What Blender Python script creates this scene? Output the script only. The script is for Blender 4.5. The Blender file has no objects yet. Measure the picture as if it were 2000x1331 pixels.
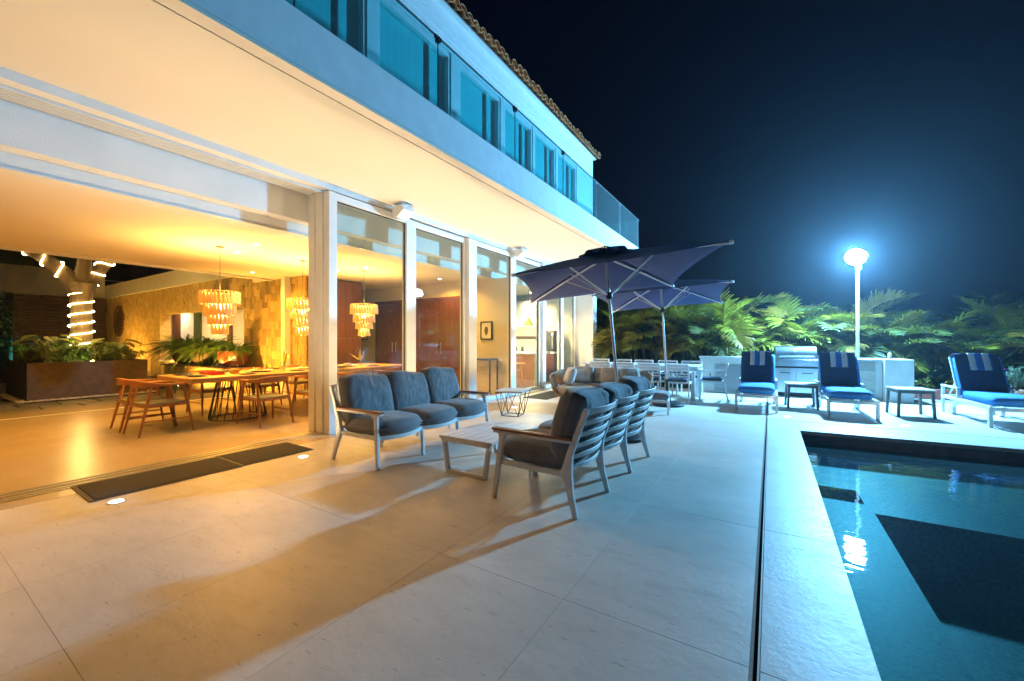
import bpy, bmesh, math, random
from mathutils import Vector, Matrix, noise
R = math.radians
random.seed(7)
scene = bpy.context.scene
COL = scene.collection

# ------------------------------------------------------------------ camera
YAW = math.atan2(505.0, 800.0)
cam_d = bpy.data.cameras.new('camera')
cam_d.sensor_width = 36.0
cam_d.lens = 14.4
cam_d.clip_start = 0.05
cam_d.clip_end = 2000
cam = bpy.data.objects.new('camera', cam_d)
COL.objects.link(cam)
cam.location = (0, 0, 1.3)
cam.rotation_euler = (R(90), 0, YAW)
scene.camera = cam

# ------------------------------------------------------------------ night sky
world = bpy.data.worlds.new('World')
scene.world = world
world.use_nodes = True
wn = world.node_tree
sky = wn.nodes.new('ShaderNodeTexSky')
sky.sky_type = 'NISHITA'
sky.sun_disc = False
sky.sun_elevation = R(-2.0)
sky.sun_rotation = R(160)
sky.air_density = 1.0
sky.dust_density = 0.3
sky.ozone_density = 4.0
bg = wn.nodes['Background']
bg.inputs['Strength'].default_value = 0.02
wn.links.new(sky.outputs['Color'], bg.inputs['Color'])

# ------------------------------------------------------------------ render look
scene.view_settings.view_transform = 'Standard'
scene.view_settings.look = 'None'
scene.view_settings.exposure = 0.85
scene.view_settings.gamma = 1.0
scene.render.engine = 'CYCLES'
cy = scene.cycles
cy.use_denoising = True
cy.denoiser = 'OPENIMAGEDENOISE'
cy.use_light_tree = False
cy.use_adaptive_sampling = True
cy.adaptive_threshold = 0.03
cy.max_bounces = 6
cy.diffuse_bounces = 3
cy.glossy_bounces = 3
cy.transmission_bounces = 4
cy.transparent_max_bounces = 12
cy.sample_clamp_indirect = 4.0
cy.caustics_reflective = False
cy.caustics_refractive = False

# light levels (some lamps are added, with no fixture seen)
FLOOD = 3000.0
FLOOD_COL = (0.20, 0.585, 1.0)
WARM = (1.0, 0.44, 0.045)
SOFT = (1.0, 0.75, 0.43)

# ------------------------------------------------------------------ mesh helpers
class MB:
    def __init__(s):
        s.v = []; s.f = []
    def add(s, vs, fs):
        b = len(s.v)
        s.v += [tuple(p) for p in vs]
        s.f += [tuple(b + i for i in q) for q in fs]
        return s
    def box(s, x0, x1, y0, y1, z0, z1, M=None):
        vs = [Vector((x, y, z)) for z in (z0, z1) for y in (y0, y1) for x in (x0, x1)]
        if M is not None:
            vs = [M @ p for p in vs]
        return s.add(vs, [(0, 2, 3, 1), (4, 5, 7, 6), (0, 1, 5, 4), (2, 6, 7, 3), (0, 4, 6, 2), (1, 3, 7, 5)])
    def ctr(s, c, d, M=None):
        return s.box(c[0] - d[0] / 2, c[0] + d[0] / 2, c[1] - d[1] / 2, c[1] + d[1] / 2, c[2] - d[2] / 2, c[2] + d[2] / 2, M)
    def tube(s, path, r, n=10, closed=False, caps=True):
        P = [Vector(p) for p in path]
        m = len(P)
        rr = r if isinstance(r, (list, tuple)) else [r] * m
        vs = []; up = None
        for i, p in enumerate(P):
            if closed:
                t = P[(i + 1) % m] - P[i - 1]
            else:
                t = P[min(i + 1, m - 1)] - P[max(i - 1, 0)]
            t.normalize()
            if up is None:
                a = Vector((0, 0, 1)) if abs(t.z) < .9 else Vector((1, 0, 0))
                up = t.cross(a).normalized()
            up = (up - t * up.dot(t)).normalized()
            w = t.cross(up)
            for k in range(n):
                a = 2 * math.pi * k / n
                vs.append(p + (up * math.cos(a) + w * math.sin(a)) * rr[i])
        fs = []
        for i in range(m if closed else m - 1):
            j = (i + 1) % m
            for k in range(n):
                k2 = (k + 1) % n
                fs.append((i * n + k, i * n + k2, j * n + k2, j * n + k))
        if caps and not closed:
            fs.append(tuple(range(n - 1, -1, -1)))
            fs.append(tuple((m - 1) * n + k for k in range(n)))
        return s.add(vs, fs)
    def bar(s, path, w, h, up=(0, 0, 1)):
        """sweep a w x h rectangle along a path; h runs along 'up'"""
        P = [Vector(p) for p in path]; m = len(P); U0 = Vector(up)
        ww = w if isinstance(w, (list, tuple)) else [w] * m
        hh = h if isinstance(h, (list, tuple)) else [h] * m
        vs = []
        for i, p in enumerate(P):
            t = (P[min(i + 1, m - 1)] - P[max(i - 1, 0)]).normalized()
            side = t.cross(U0).normalized()
            u = side.cross(t).normalized()
            for a, b in ((-1, -1), (1, -1), (1, 1), (-1, 1)):
                vs.append(p + side * (a * ww[i] / 2) + u * (b * hh[i] / 2))
        fs = []
        for i in range(m - 1):
            for k in range(4):
                k2 = (k + 1) % 4
                fs.append((i * 4 + k, i * 4 + k2, i * 4 + 4 + k2, i * 4 + 4 + k))
        fs.append((3, 2, 1, 0)); e = (m - 1) * 4
        fs.append((e, e + 1, e + 2, e + 3))
        return s.add(vs, fs)
    def lathe(s, prof, n=24, c=(0, 0, 0), caps=True):
        vs = []; m = len(prof)
        for r, z in prof:
            for k in range(n):
                a = 2 * math.pi * k / n
                vs.append((c[0] + r * math.cos(a), c[1] + r * math.sin(a), c[2] + z))
        fs = []
        for i in range(m - 1):
            for k in range(n):
                k2 = (k + 1) % n
                fs.append((i * n + k, i * n + k2, (i + 1) * n + k2, (i + 1) * n + k))
        if caps:
            fs.append(tuple(range(n - 1, -1, -1)))
            fs.append(tuple((m - 1) * n + k for k in range(n)))
        return s.add(vs, fs)
    def grid(s, fn, nu, nv):
        vs = [fn(i / nu, j / nv) for j in range(nv + 1) for i in range(nu + 1)]
        fs = [(j * (nu + 1) + i, j * (nu + 1) + i + 1, (j + 1) * (nu + 1) + i + 1, (j + 1) * (nu + 1) + i)
              for j in range(nv) for i in range(nu)]
        return s.add(vs, fs)
    def prism(s, poly, z0, z1):
        n = len(poly)
        vs = [(x, y, z0) for x, y in poly] + [(x, y, z1) for x, y in poly]
        fs = [tuple(range(n - 1, -1, -1)), tuple(range(n, 2 * n))]
        fs += [(i, (i + 1) % n, n + (i + 1) % n, n + i) for i in range(n)]
        return s.add(vs, fs)
    def mesh(s, name, mat=None, smooth=True, angle=38):
        me = bpy.data.meshes.new(name)
        me.from_pydata(s.v, [], s.f)
        me.update()
        if smooth:
            me.polygons.foreach_set('use_smooth', [True] * len(me.polygons))
            me.set_sharp_from_angle(angle=R(angle))
        if mat:
            me.materials.append(mat)
        return me
    def build(s, name, mat, parent=None, bevel=0, smooth=True, angle=38, loc=None, rot=None):
        me = s.mesh(name, mat, smooth, angle)
        return put(name, me, parent, bevel, loc, rot)

def put(name, me, parent=None, bevel=0, loc=None, rot=None, scale=None):
    o = bpy.data.objects.new(name, me)
    COL.objects.link(o)
    if parent is not None:
        o.parent = parent
    if bevel:
        b = o.modifiers.new('bevel', 'BEVEL'); b.width = bevel; b.segments = 2
        b.limit_method = 'ANGLE'; b.angle_limit = R(40)
    if loc is not None: o.location = loc
    if rot is not None: o.rotation_euler = rot
    if scale is not None: o.scale = scale
    return o

def tag(o, label=None, cat=None, group=None, kind=None):
    if label: o['label'] = label
    if cat: o['category'] = cat
    if group: o['group'] = group
    if kind: o['kind'] = kind
    return o

def thing(name, label, cat, loc=(0, 0, 0), rz=0.0, group=None):
    o = bpy.data.objects.new(name, None)
    COL.objects.link(o)
    o.empty_display_size = .1
    o.location = loc
    o.rotation_euler = (0, 0, rz)
    return tag(o, label, cat, group)

def copy_tree(o, parent=None):
    c = o.copy(); COL.objects.link(c)
    c.parent = parent
    for ch in list(o.children):
        copy_tree(ch, c)
    return c

def dup(o, loc, rz, label, group=None):
    c = copy_tree(o)
    c.location = loc; c.rotation_euler = (0, 0, rz)
    c['label'] = label
    if group: c['group'] = group
    return c

def bx(name, mat, parent, x0, x1, y0, y1, z0, z1, bevel=0):
    return MB().box(x0, x1, y0, y1, z0, z1).build(name, mat, parent, bevel)

# ------------------------------------------------------------------ materials
MATS = {}
def mat(name, col, rough=.5, metal=0.0, col2=None, nscale=4.0, bump=0.0, bscale=40.0, coord='Object', stretch=(1, 1, 1),
        rnd=0.0, sheen=0.0, spec=.5, detail=6.0, ramp=(.35, .65), rough2=None):
    m = bpy.data.materials.new(name); m.use_nodes = True
    nt = m.node_tree; N = nt.nodes; L = nt.links
    b = N['Principled BSDF']
    b.inputs['Roughness'].default_value = rough
    b.inputs['Metallic'].default_value = metal
    b.inputs['Specular IOR Level'].default_value = spec
    if sheen: b.inputs['Sheen Weight'].default_value = sheen
    if coord == 'Position':
        src = N.new('ShaderNodeNewGeometry').outputs['Position']
    else:
        src = N.new('ShaderNodeTexCoord').outputs['Object']
    mp = N.new('ShaderNodeMapping'); mp.inputs['Scale'].default_value = stretch
    L.new(src, mp.inputs['Vector'])
    out = None
    c4 = lambda c: (c[0], c[1], c[2], 1)
    if col2 is not None:
        nz = N.new('ShaderNodeTexNoise'); nz.inputs['Scale'].default_value = nscale
        nz.inputs['Detail'].default_value = detail; nz.inputs['Roughness'].default_value = .6
        L.new(mp.outputs['Vector'], nz.inputs['Vector'])
        rp = N.new('ShaderNodeValToRGB')
        rp.color_ramp.elements[0].position = ramp[0]; rp.color_ramp.elements[0].color = c4(col)
        rp.color_ramp.elements[1].position = ramp[1]; rp.color_ramp.elements[1].color = c4(col2)
        L.new(nz.outputs['Fac'], rp.inputs['Fac'])
        out = rp.outputs['Color']
        if rough2 is not None:
            mr = N.new('ShaderNodeMapRange'); mr.inputs['To Min'].default_value = rough; mr.inputs['To Max'].default_value = rough2
            L.new(nz.outputs['Fac'], mr.inputs['Value']); L.new(mr.outputs['Result'], b.inputs['Roughness'])
    if rnd:
        oi = N.new('ShaderNodeObjectInfo')
        hs = N.new('ShaderNodeHueSaturation')
        mr = N.new('ShaderNodeMapRange'); mr.inputs['To Min'].default_value = 1 - rnd; mr.inputs['To Max'].default_value = 1 + rnd
        L.new(oi.outputs['Random'], mr.inputs['Value'])
        L.new(mr.outputs['Result'], hs.inputs['Value'])
        if out is not None: L.new(out, hs.inputs['Color'])
        else: hs.inputs['Color'].default_value = c4(col)
        out = hs.outputs['Color']
    if out is not None: L.new(out, b.inputs['Base Color'])
    else: b.inputs['Base Color'].default_value = c4(col)
    if bump:
        nb = N.new('ShaderNodeTexNoise'); nb.inputs['Scale'].default_value = bscale; nb.inputs['Detail'].default_value = 4
        L.new(mp.outputs['Vector'], nb.inputs['Vector'])
        bp = N.new('ShaderNodeBump'); bp.inputs['Strength'].default_value = bump; bp.inputs['Distance'].default_value = .01
        L.new(nb.outputs['Fac'], bp.inputs['Height']); L.new(bp.outputs['Normal'], b.inputs['Normal'])
    MATS[name] = m
    return m

def emit(name, col, strength):
    m = bpy.data.materials.new(name); m.use_nodes = True
    nt = m.node_tree
    nt.nodes.remove(nt.nodes['Principled BSDF'])
    e = nt.nodes.new('ShaderNodeEmission'); e.inputs['Color'].default_value = (*col, 1); e.inputs['Strength'].default_value = strength
    nt.links.new(e.outputs[0], nt.nodes['Material Output'].inputs['Surface'])
    return m

def pane(name, tint, ior=1.5, rough=0.0, dust_veil=0.0, veil_col=(.7, .8, .8), bump=0.0, bscale=6.0, stretch=(1, 1, 1), gl=(1, 1, 1)):
    """clear sheet: what lies behind it, tinted, under a Fresnel reflection"""
    m = bpy.data.materials.new(name); m.use_nodes = True
    nt = m.node_tree; N = nt.nodes; L = nt.links
    N.remove(N['Principled BSDF'])
    t = N.new('ShaderNodeBsdfTransparent'); t.inputs['Color'].default_value = (*tint, 1)
    g = N.new('ShaderNodeBsdfGlossy'); g.inputs['Roughness'].default_value = rough; g.inputs['Color'].default_value = (*gl, 1)
    r0 = ((ior - 1) / (ior + 1)) ** 2                       # Schlick reflectance, the same from both sides of the sheet
    ge = N.new('ShaderNodeNewGeometry'); dt = N.new('ShaderNodeVectorMath'); dt.operation = 'DOT_PRODUCT'
    L.new(ge.outputs['Incoming'], dt.inputs[0]); L.new(ge.outputs['Normal'], dt.inputs[1])
    def mth(op, a, b=None, c=None):
        n = N.new('ShaderNodeMath'); n.operation = op
        for i, x in enumerate((a, b, c)):
            if x is None: continue
            if isinstance(x, (int, float)): n.inputs[i].default_value = x
            else: L.new(x, n.inputs[i])
        return n.outputs[0]
    fac = mth('MULTIPLY_ADD', mth('POWER', mth('SUBTRACT', 1.0, mth('ABSOLUTE', dt.outputs['Value'])), 5.0), 1 - r0, r0)
    mx = N.new('ShaderNodeMixShader')
    L.new(fac, mx.inputs[0]); L.new(t.outputs[0], mx.inputs[1]); L.new(g.outputs[0], mx.inputs[2])
    if bump:
        tc = N.new('ShaderNodeNewGeometry'); mp = N.new('ShaderNodeMapping'); mp.inputs['Scale'].default_value = stretch
        L.new(tc.outputs['Position'], mp.inputs['Vector'])
        nz = N.new('ShaderNodeTexNoise'); nz.inputs['Scale'].default_value = bscale; nz.inputs['Detail'].default_value = 3
        L.new(mp.outputs['Vector'], nz.inputs['Vector'])
        bp = N.new('ShaderNodeBump'); bp.inputs['Strength'].default_value = bump; bp.inputs['Distance'].default_value = .05
        L.new(nz.outputs['Fac'], bp.inputs['Height'])
        L.new(bp.outputs['Normal'], g.inputs['Normal'])
    o_ = mx.outputs[0]
    if dust_veil:                                                  # slight dirt on glass plus a painted lit veil, also in water
        df = N.new('ShaderNodeBsdfDiffuse'); df.inputs['Color'].default_value = (*veil_col, 1)
        m2 = N.new('ShaderNodeMixShader'); m2.inputs[0].default_value = dust_veil
        L.new(o_, m2.inputs[1]); L.new(df.outputs[0], m2.inputs[2]); o_ = m2.outputs[0]
    L.new(o_, N['Material Output'].inputs['Surface'])
    return m

def stone_mat(name, a, b_, dark, rough=.42, pit=1.0, rnd=.03, mott=.40, ra=.12):
    """honed limestone: soft clouds, fine grain, scattered elongated pits"""
    m = bpy.data.materials.new(name); m.use_nodes = True
    nt = m.node_tree; N = nt.nodes; L = nt.links
    b = N['Principled BSDF']
    P = N.new('ShaderNodeNewGeometry').outputs['Position']
    def nz(scale, st=(1, 1, 1), det=5):
        mp = N.new('ShaderNodeMapping'); mp.inputs['Scale'].default_value = st
        mp.inputs['Rotation'].default_value = (0, 0, R(-32))
        L.new(P, mp.inputs['Vector'])
        n = N.new('ShaderNodeTexNoise'); n.inputs['Scale'].default_value = scale; n.inputs['Detail'].default_value = det
        n.inputs['Roughness'].default_value = .62
        L.new(mp.outputs['Vector'], n.inputs['Vector'])
        return n.outputs['Fac']
    def mix(f, c1, c2, lo, hi):
        mr = N.new('ShaderNodeMapRange'); mr.inputs['From Min'].default_value = lo; mr.inputs['From Max'].default_value = hi
        L.new(f, mr.inputs['Value'])
        x = N.new('ShaderNodeMix'); x.data_type = 'RGBA'
        L.new(mr.outputs['Result'], x.inputs[0])
        for s, c in ((6, c1), (7, c2)):
            if isinstance(c, tuple): x.inputs[s].default_value = (*c, 1)
            else: L.new(c, x.inputs[s])
        return x.outputs[2], mr.outputs['Result']
    c1, _ = mix(nz(.9, (1, 1.6, 1)), a, b_, .32, .68)
    mid = tuple((p + q) * mott for p, q in zip(a, b_))
    c2, _ = mix(nz(6.0, (.6, 1.8, 1), 9), c1, mid, .48, .86)
    c3, pf = mix(nz(30.0, (.35, 1.6, 1), 4), c2, dark, .655 - .025 * pit, .76)
    st = tuple((p + q) * .33 for p, q in zip(a, b_))
    c3, _ = mix(nz(1.15, (1, 1.3, 1), 7), c3, st, .60, .86)          # faint water and foot stains
    oi = N.new('ShaderNodeObjectInfo'); mr = N.new('ShaderNodeMapRange')
    mr.inputs['To Min'].default_value = 1 - rnd; mr.inputs['To Max'].default_value = 1 + rnd
    L.new(oi.outputs['Random'], mr.inputs['Value'])
    hs = N.new('ShaderNodeHueSaturation'); L.new(mr.outputs['Result'], hs.inputs['Value']); L.new(c3, hs.inputs['Color'])
    L.new(hs.outputs['Color'], b.inputs['Base Color'])
    rr = N.new('ShaderNodeMapRange'); rr.inputs['To Min'].default_value = rough - ra * .8; rr.inputs['To Max'].default_value = rough + ra * 1.15
    L.new(nz(2.2), rr.inputs['Value']); L.new(rr.outputs['Result'], b.inputs['Roughness'])
    b.inputs['Specular IOR Level'].default_value = .4
    bp = N.new('ShaderNodeBump'); bp.inputs['Strength'].default_value = .16; bp.inputs['Distance'].default_value = .012
    inv = N.new('ShaderNodeMath'); inv.operation = 'MULTIPLY_ADD'; inv.inputs[1].default_value = -.8 * pit
    L.new(pf, inv.inputs[0]); L.new(nz(26.0), inv.inputs[2])
    L.new(inv.outputs[0], bp.inputs['Height']); L.new(bp.outputs['Normal'], b.inputs['Normal'])
    return m

def wood_mat(name, c1, c2, rough=.4, scale=3.0, stretch=(1, 1, 12), rnd=.08):
    return mat(name, c1, rough, col2=c2, nscale=scale, stretch=stretch, bump=.06, bscale=12, rnd=rnd, ramp=(.3, .7))

M_deck = stone_mat('limestone deck', (.58, .53, .46), (.70, .655, .58), (.22, .195, .165), rnd=.06)
M_cope = stone_mat('limestone coping', (.55, .52, .47), (.66, .63, .58), (.15, .14, .13), pit=2.2)
M_floor = stone_mat('polished interior stone', (.46, .36, .24), (.56, .46, .33), (.30, .23, .15), rough=.24, pit=.3, mott=.475, ra=.03)
M_grout = mat('grout', (.30, .27, .235), .9, bump=.3)
M_black = mat('black void', (.012, .012, .013), .8)
M_plaster = mat('white plaster', (.74, .73, .70), .85, col2=(.80, .79, .76), nscale=3, bump=.35, bscale=90)
M_stucco = mat('white stucco', (.70, .71, .71), .9, col2=(.77, .78, .78), nscale=5, bump=.22, bscale=160)
M_soffit = mat('cream soffit paint', (.76, .72, .64), .8, col2=(.79, .75, .67), nscale=.6, bump=.08, bscale=60)
M_ceil = mat('ceiling paint', (.76, .71, .60), .8, col2=(.79, .74, .63), nscale=.7, bump=.05)
M_paintw = mat('interior wall paint', (.70, .66, .57), .8, col2=(.74, .70, .61), nscale=1.5, bump=.08)
M_alu = mat('white aluminium', (.78, .78, .76), .35, spec=.5, col2=(.72, .72, .70), nscale=6, bump=.02)
M_aluw = mat('white powder coat', (.76, .77, .77), .42, col2=(.70, .71, .71), nscale=9, bump=.05, bscale=200)
M_steel = mat('brushed steel', (.56, .57, .58), .28, metal=1, col2=(.66, .67, .68), nscale=8, stretch=(1, 1, 22), bump=.03)
M_pole = mat('anodised pole', (.66, .66, .65), .42, metal=.35)
M_steel2 = mat('satin steel', (.62, .63, .63), .35, metal=.9)
M_dark = mat('dark metal', (.028, .028, .03), .45, metal=.4)
M_gasket = mat('rubber gasket', (.03, .03, .032), .7)
M_grey = mat('charcoal cushion fabric', (.16, .168, .178), .92, col2=(.20, .208, .218), nscale=7, bump=.35, bscale=260, sheen=.3)
M_teak = wood_mat('oiled teak', (.26, .115, .045), (.36, .17, .07), .42, 4, (1, 10, 10))
M_oak = wood_mat('warm dining wood', (.26, .095, .03), (.37, .155, .05), .36, 3, (6, 6, 1))
M_tablewood = wood_mat('honey slab wood', (.36, .19, .07), (.50, .30, .13), .34, 2, (9, 1, 1))
M_cord = mat('woven paper cord', (.13, .13, .115), .9, col2=(.19, .19, .165), nscale=30, stretch=(1, 9, 1), bump=.5, bscale=60)
M_mat = mat('door mat fibre', (.035, .032, .028), .95, col2=(.06, .055, .048), nscale=60, bump=.9, bscale=300)
M_matedge = mat('door mat rubber edge', (.05, .05, .048), .7)
M_navy = mat('navy canopy cloth', (.036, .050, .15), .85, col2=(.045, .06, .17), nscale=3, bump=.15, bscale=300)
M_blue = mat('royal blue cushion', (.018, .17, .48), .85, col2=(.022, .20, .54), nscale=4, bump=.25, bscale=260)
M_towelw = mat('towel white stripe', (.76, .70, .60), .95, col2=(.82, .77, .68), nscale=30, bump=.6, bscale=300)
M_towelb = mat('towel blue stripe', (.02, .12, .42), .95, bump=.6, bscale=300)
M_towelg = mat('towel navy cloth', (.012, .028, .085), .95, col2=(.016, .036, .10), nscale=8, bump=.6, bscale=300)
M_rope = mat('woven rope taupe', (.27, .18, .115), .9, col2=(.40, .29, .20), nscale=60, bump=.6, bscale=220)
M_taupe = mat('taupe outdoor fabric', (.40, .35, .30), .92, col2=(.47, .42, .36), nscale=9, bump=.3, bscale=260)
M_pilloww = mat('pale pillow fabric', (.72, .72, .71), .92, bump=.4, bscale=120)
M_ribbed = mat('ribbed pillow fabric', (.42, .35, .28), .92, col2=(.58, .50, .42), nscale=6, stretch=(.4, .4, 14), bump=.5, bscale=30)
M_stripe = mat('striped pillow fabric', (.24, .235, .23), .92, col2=(.50, .49, .47), nscale=4, stretch=(.3, .3, 11), bump=.4, bscale=60)
M_glass = pane('clear door glass', (.90, .95, .93), 1.52, dust_veil=.012)
M_glassup = pane('tinted upper glass', (.50, .95, .95), 1.52)
M_glassbal = pane('balustrade glass', (.62, .90, .93), 1.52, dust_veil=.05)  # veil painted in so the panes show as if lit
M_glassware = pane('drinking glass', (.93, .95, .94), 1.45)
M_water = pane('pool water', (.36, .60, .60), 1.33, rough=.02, dust_veil=.075, bump=.09, bscale=3.2, stretch=(.55, 2.0, 1), veil_col=(.16, .34, .38))  # its diffuse part is a painted veil lifting the dark pit
M_mosaic = mat('pool mosaic', (.018, .05, .045), .5, col2=(.12, .22, .19), nscale=34, coord='Position', detail=3, bump=.1)
M_poolrim = mat('pool waterline stone', (.19, .16, .13), .55, col2=(.30, .25, .20), nscale=9, coord='Position')
M_terra = mat('terracotta roof tile', (.74, .27, .10), .85, col2=(.84, .38, .18), nscale=9, bump=.5, bscale=60, rnd=.22)
M_clad = mat('split stone cladding', (.36, .25, .08), .85, col2=(.54, .40, .15), nscale=6, bump=.7, bscale=26, rnd=.34)
M_slate = mat('courtyard slate', (.13, .12, .10), .6, col2=(.22, .20, .165), nscale=5, bump=.5, bscale=18, rnd=.25)
M_corten = mat('rusty dark planter', (.055, .034, .016), .75, col2=(.10, .062, .03), nscale=5, bump=.4, bscale=40)
M_brown = wood_mat('dark brown timber', (.085, .036, .018), (.14, .062, .032), .5, 3, (1, 8, 8))
M_door = wood_mat('red brown door timber', (.10, .036, .018), (.15, .058, .028), .38, 3, (14, 14, 1))
M_pebble = mat('white pebbles', (.55, .5, .42), .7, col2=(.72, .68, .6), nscale=20)
M_soil = mat('dark soil', (.035, .026, .018), .95, bump=.9, bscale=40)
M_bark = mat('tree bark', (.09, .065, .04), .9, col2=(.17, .125, .08), nscale=9, stretch=(1, 1, .3), bump=.9, bscale=30)
M_palmA = mat('palm leaf green', (.17, .16, .006), .55, col2=(.24, .20, .008), nscale=2, rnd=.35)
M_palmB = mat('palm leaf deep green', (.05, .07, .012), .55, col2=(.09, .10, .016), nscale=2, rnd=.35)
M_palmC = mat('palm leaf yellowing', (.24, .14, .012), .6, col2=(.30, .17, .02), nscale=2, rnd=.3)
M_stem = mat('palm stem', (.16, .15, .055), .6, col2=(.10, .12, .04), nscale=8)
M_fern = mat('fern green', (.06, .15, .025), .6, col2=(.10, .21, .04), nscale=3, rnd=.3)
M_leaf = mat('leafy green', (.12, .17, .03), .55, col2=(.22, .24, .06), nscale=4, rnd=.3)
M_leafdk = mat('dark leaf', (.022, .05, .012), .55, col2=(.04, .075, .018), nscale=3, rnd=.3)
M_leafgr = mat('grey green leaf', (.16, .22, .13), .6, col2=(.24, .30, .19), nscale=6)
M_magenta = mat('magenta bract', (.55, .04, .35), .6)
M_terrapot = mat('terracotta pot', (.40, .17, .09), .8, col2=(.50, .25, .15), nscale=6, bump=.2)
M_redbowl = mat('red brown glazed bowl', (.17, .035, .018), .32, col2=(.23, .055, .025), nscale=5)
M_red = mat('red lacquer', (.50, .045, .03), .4)
M_navyplate = mat('dark stoneware', (.025, .035, .055), .35)
M_white = mat('white ceramic', (.74, .73, .70), .3)
M_orange = wood_mat('orange cane wood', (.55, .22, .04), (.68, .30, .07), .45, 4, (1, 1, 6))
M_yellowflower = mat('yellow green petal', (.50, .45, .05), .5)
M_sand = mat('bare earth', (.06, .055, .04), .95, col2=(.09, .08, .06), nscale=1.5, bump=.5, coord='Position')
M_redkerb = mat('red painted kerb', (.30, .075, .05), .75, col2=(.38, .11, .075), nscale=5, bump=.3)
M_concrete = mat('pale concrete', (.50, .51, .50), .8, col2=(.58, .59, .58), nscale=4, bump=.25, bscale=50)
M_louver = mat('grey louver metal', (.34, .36, .37), .45, metal=.3)
M_drawer = mat('weathered drawer board', (.20, .19, .17), .7, col2=(.36, .34, .31), nscale=4, stretch=(1.5, 1, 16), bump=.3, rnd=.2)
M_curtain = mat('pale roller blind', (.62, .70, .70), .9, col2=(.66, .74, .74), nscale=2, bump=.1, bscale=200)
M_straw = mat('raffia tassel', (.80, .60, .30), .9, col2=(.88, .72, .42), nscale=30, stretch=(1, 1, .1), bump=.4, bscale=80)
def translucent(m, col, f=.5):
    nt = m.node_tree; N = nt.nodes; b = N['Principled BSDF']
    tl = N.new('ShaderNodeBsdfTranslucent'); tl.inputs['Color'].default_value = (*col, 1)
    mx = N.new('ShaderNodeMixShader'); mx.inputs[0].default_value = f
    nt.links.new(b.outputs[0], mx.inputs[1]); nt.links.new(tl.outputs[0], mx.inputs[2])
    nt.links.new(mx.outputs[0], N['Material Output'].inputs['Surface'])
translucent(M_straw, (.95, .74, .38), .42)
for m_ in (M_palmA, M_palmB, M_palmC): translucent(m_, (.30, .26, .012), .3)
translucent(M_fern, (.16, .26, .03), .3)
translucent(M_leaf, (.26, .28, .05), .3)
E_led = emit('warm led rope', (1.0, .66, .22), 26.0)
E_disc = emit('recessed light disc', (1.0, .80, .50), 14.0)
E_up = emit('in-ground light lens', (1.0, .78, .45), 20.0)
E_flood = emit('floodlight lens', FLOOD_COL, FLOOD)
E_bulb = emit('pendant bulb', (1.0, .62, .22), 30.0)
E_kit = emit('kitchen light', (1.0, .82, .52), 8.0)

def lamp_point(name, loc, col, power, radius=.06, parent=None):
    d = bpy.data.lights.new(name, 'POINT'); d.color = col; d.energy = power; d.shadow_soft_size = radius
    o = bpy.data.objects.new(name, d); COL.objects.link(o); o.location = loc
    if parent is not None: o.parent = parent
    return o
def lamp_spot(name, loc, col, power, size, blend=.6, rot=(0, 0, 0), radius=.04, parent=None):
    d = bpy.data.lights.new(name, 'SPOT'); d.color = col; d.energy = power; d.spot_size = R(size); d.spot_blend = blend; d.shadow_soft_size = radius
    o = bpy.data.objects.new(name, d); COL.objects.link(o); o.location = loc; o.rotation_euler = rot
    if parent is not None: o.parent = parent
    return o
# ================================================================== SETTING
PX0, PX1, PY0 = .36, 7.0, -4.0           # pool left, right, near
far_edge = lambda x: 7.23 + .075 * (x - .36)
far_drain = lambda x: 8.00 + .045 * (x + .06)
g = MB()
for q in ([(-300, -300), (300, -300), (300, PY0), (-300, PY0)], [(-300, PY0), (PX0, PY0), (PX0, 300), (-300, 300)],
          [(PX1, PY0), (300, PY0), (300, 300), (PX1, 300)], [(PX0, 8.0), (PX1, 8.0), (PX1, 300), (PX0, 300)]):
    g.add([(x, y, -.09) for x, y in q], [(0, 1, 2, 3)])
tag(g.build('ground', M_sand), 'dark bare earth under and beyond the terrace', 'ground', kind='structure')

deck = MB().box(-4.99, -.06, -4, 12.0, -.088, -.0012).build('deck', M_grout)
deck.data.polygons.foreach_set('use_smooth', [False] * 6)
tag(deck, 'pale limestone terrace between the house and the pool', 'terrace', kind='structure')
tile_cache = {}
def tile(parent, x0, x1, y0, y1, m=M_deck, gap=.0009):
    k = (round(x1 - x0, 3), round(y1 - y0, 3), m.name)
    if k not in tile_cache:
        w, d = x1 - x0 - 2 * gap, y1 - y0 - 2 * gap
        c = .0005
        tile_cache[k] = MB().add(
            [(-w/2, -d/2, -.04), (w/2, -d/2, -.04), (w/2, d/2, -.04), (-w/2, d/2, -.04),
             (-w/2, -d/2, -c), (w/2, -d/2, -c), (w/2, d/2, -c), (-w/2, d/2, -c),
             (-w/2+c, -d/2+c, 0), (w/2-c, -d/2+c, 0), (w/2-c, d/2-c, 0), (-w/2+c, d/2-c, 0)],
            [(8, 9, 10, 11)] + [(i, (i+1) % 4, 4+(i+1) % 4, 4+i) for i in range(4)] + [(4+i, 4+(i+1) % 4, 8+(i+1) % 4, 8+i) for i in range(4)]
        ).mesh('tile', m, smooth=False)
    o = put('tile', tile_cache[k], parent)
    o.location = ((x0 + x1) / 2, (y0 + y1) / 2, random.uniform(-.0004, .0004))
    return o
XS = [-4.98, -4.16, -3.34, -2.52, -1.70, -.88, -.072]
YS = [.45 + 1.43 * k for k in range(-3, 9)]
for i in range(6):
    for j in range(len(YS) - 1):
        tile(deck, XS[i], XS[i+1], YS[j], YS[j+1])
fd = MB().prism([(-.045, far_drain(-.045) + .028), (9.0, far_drain(9.0) + .028), (9.0, 12.6), (-.045, 12.6)], -.088, -.0012).build('pool_terrace', M_grout, smooth=False)
tag(fd, 'pale limestone terrace behind the pool under the sun loungers', 'terrace', kind='structure')
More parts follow.
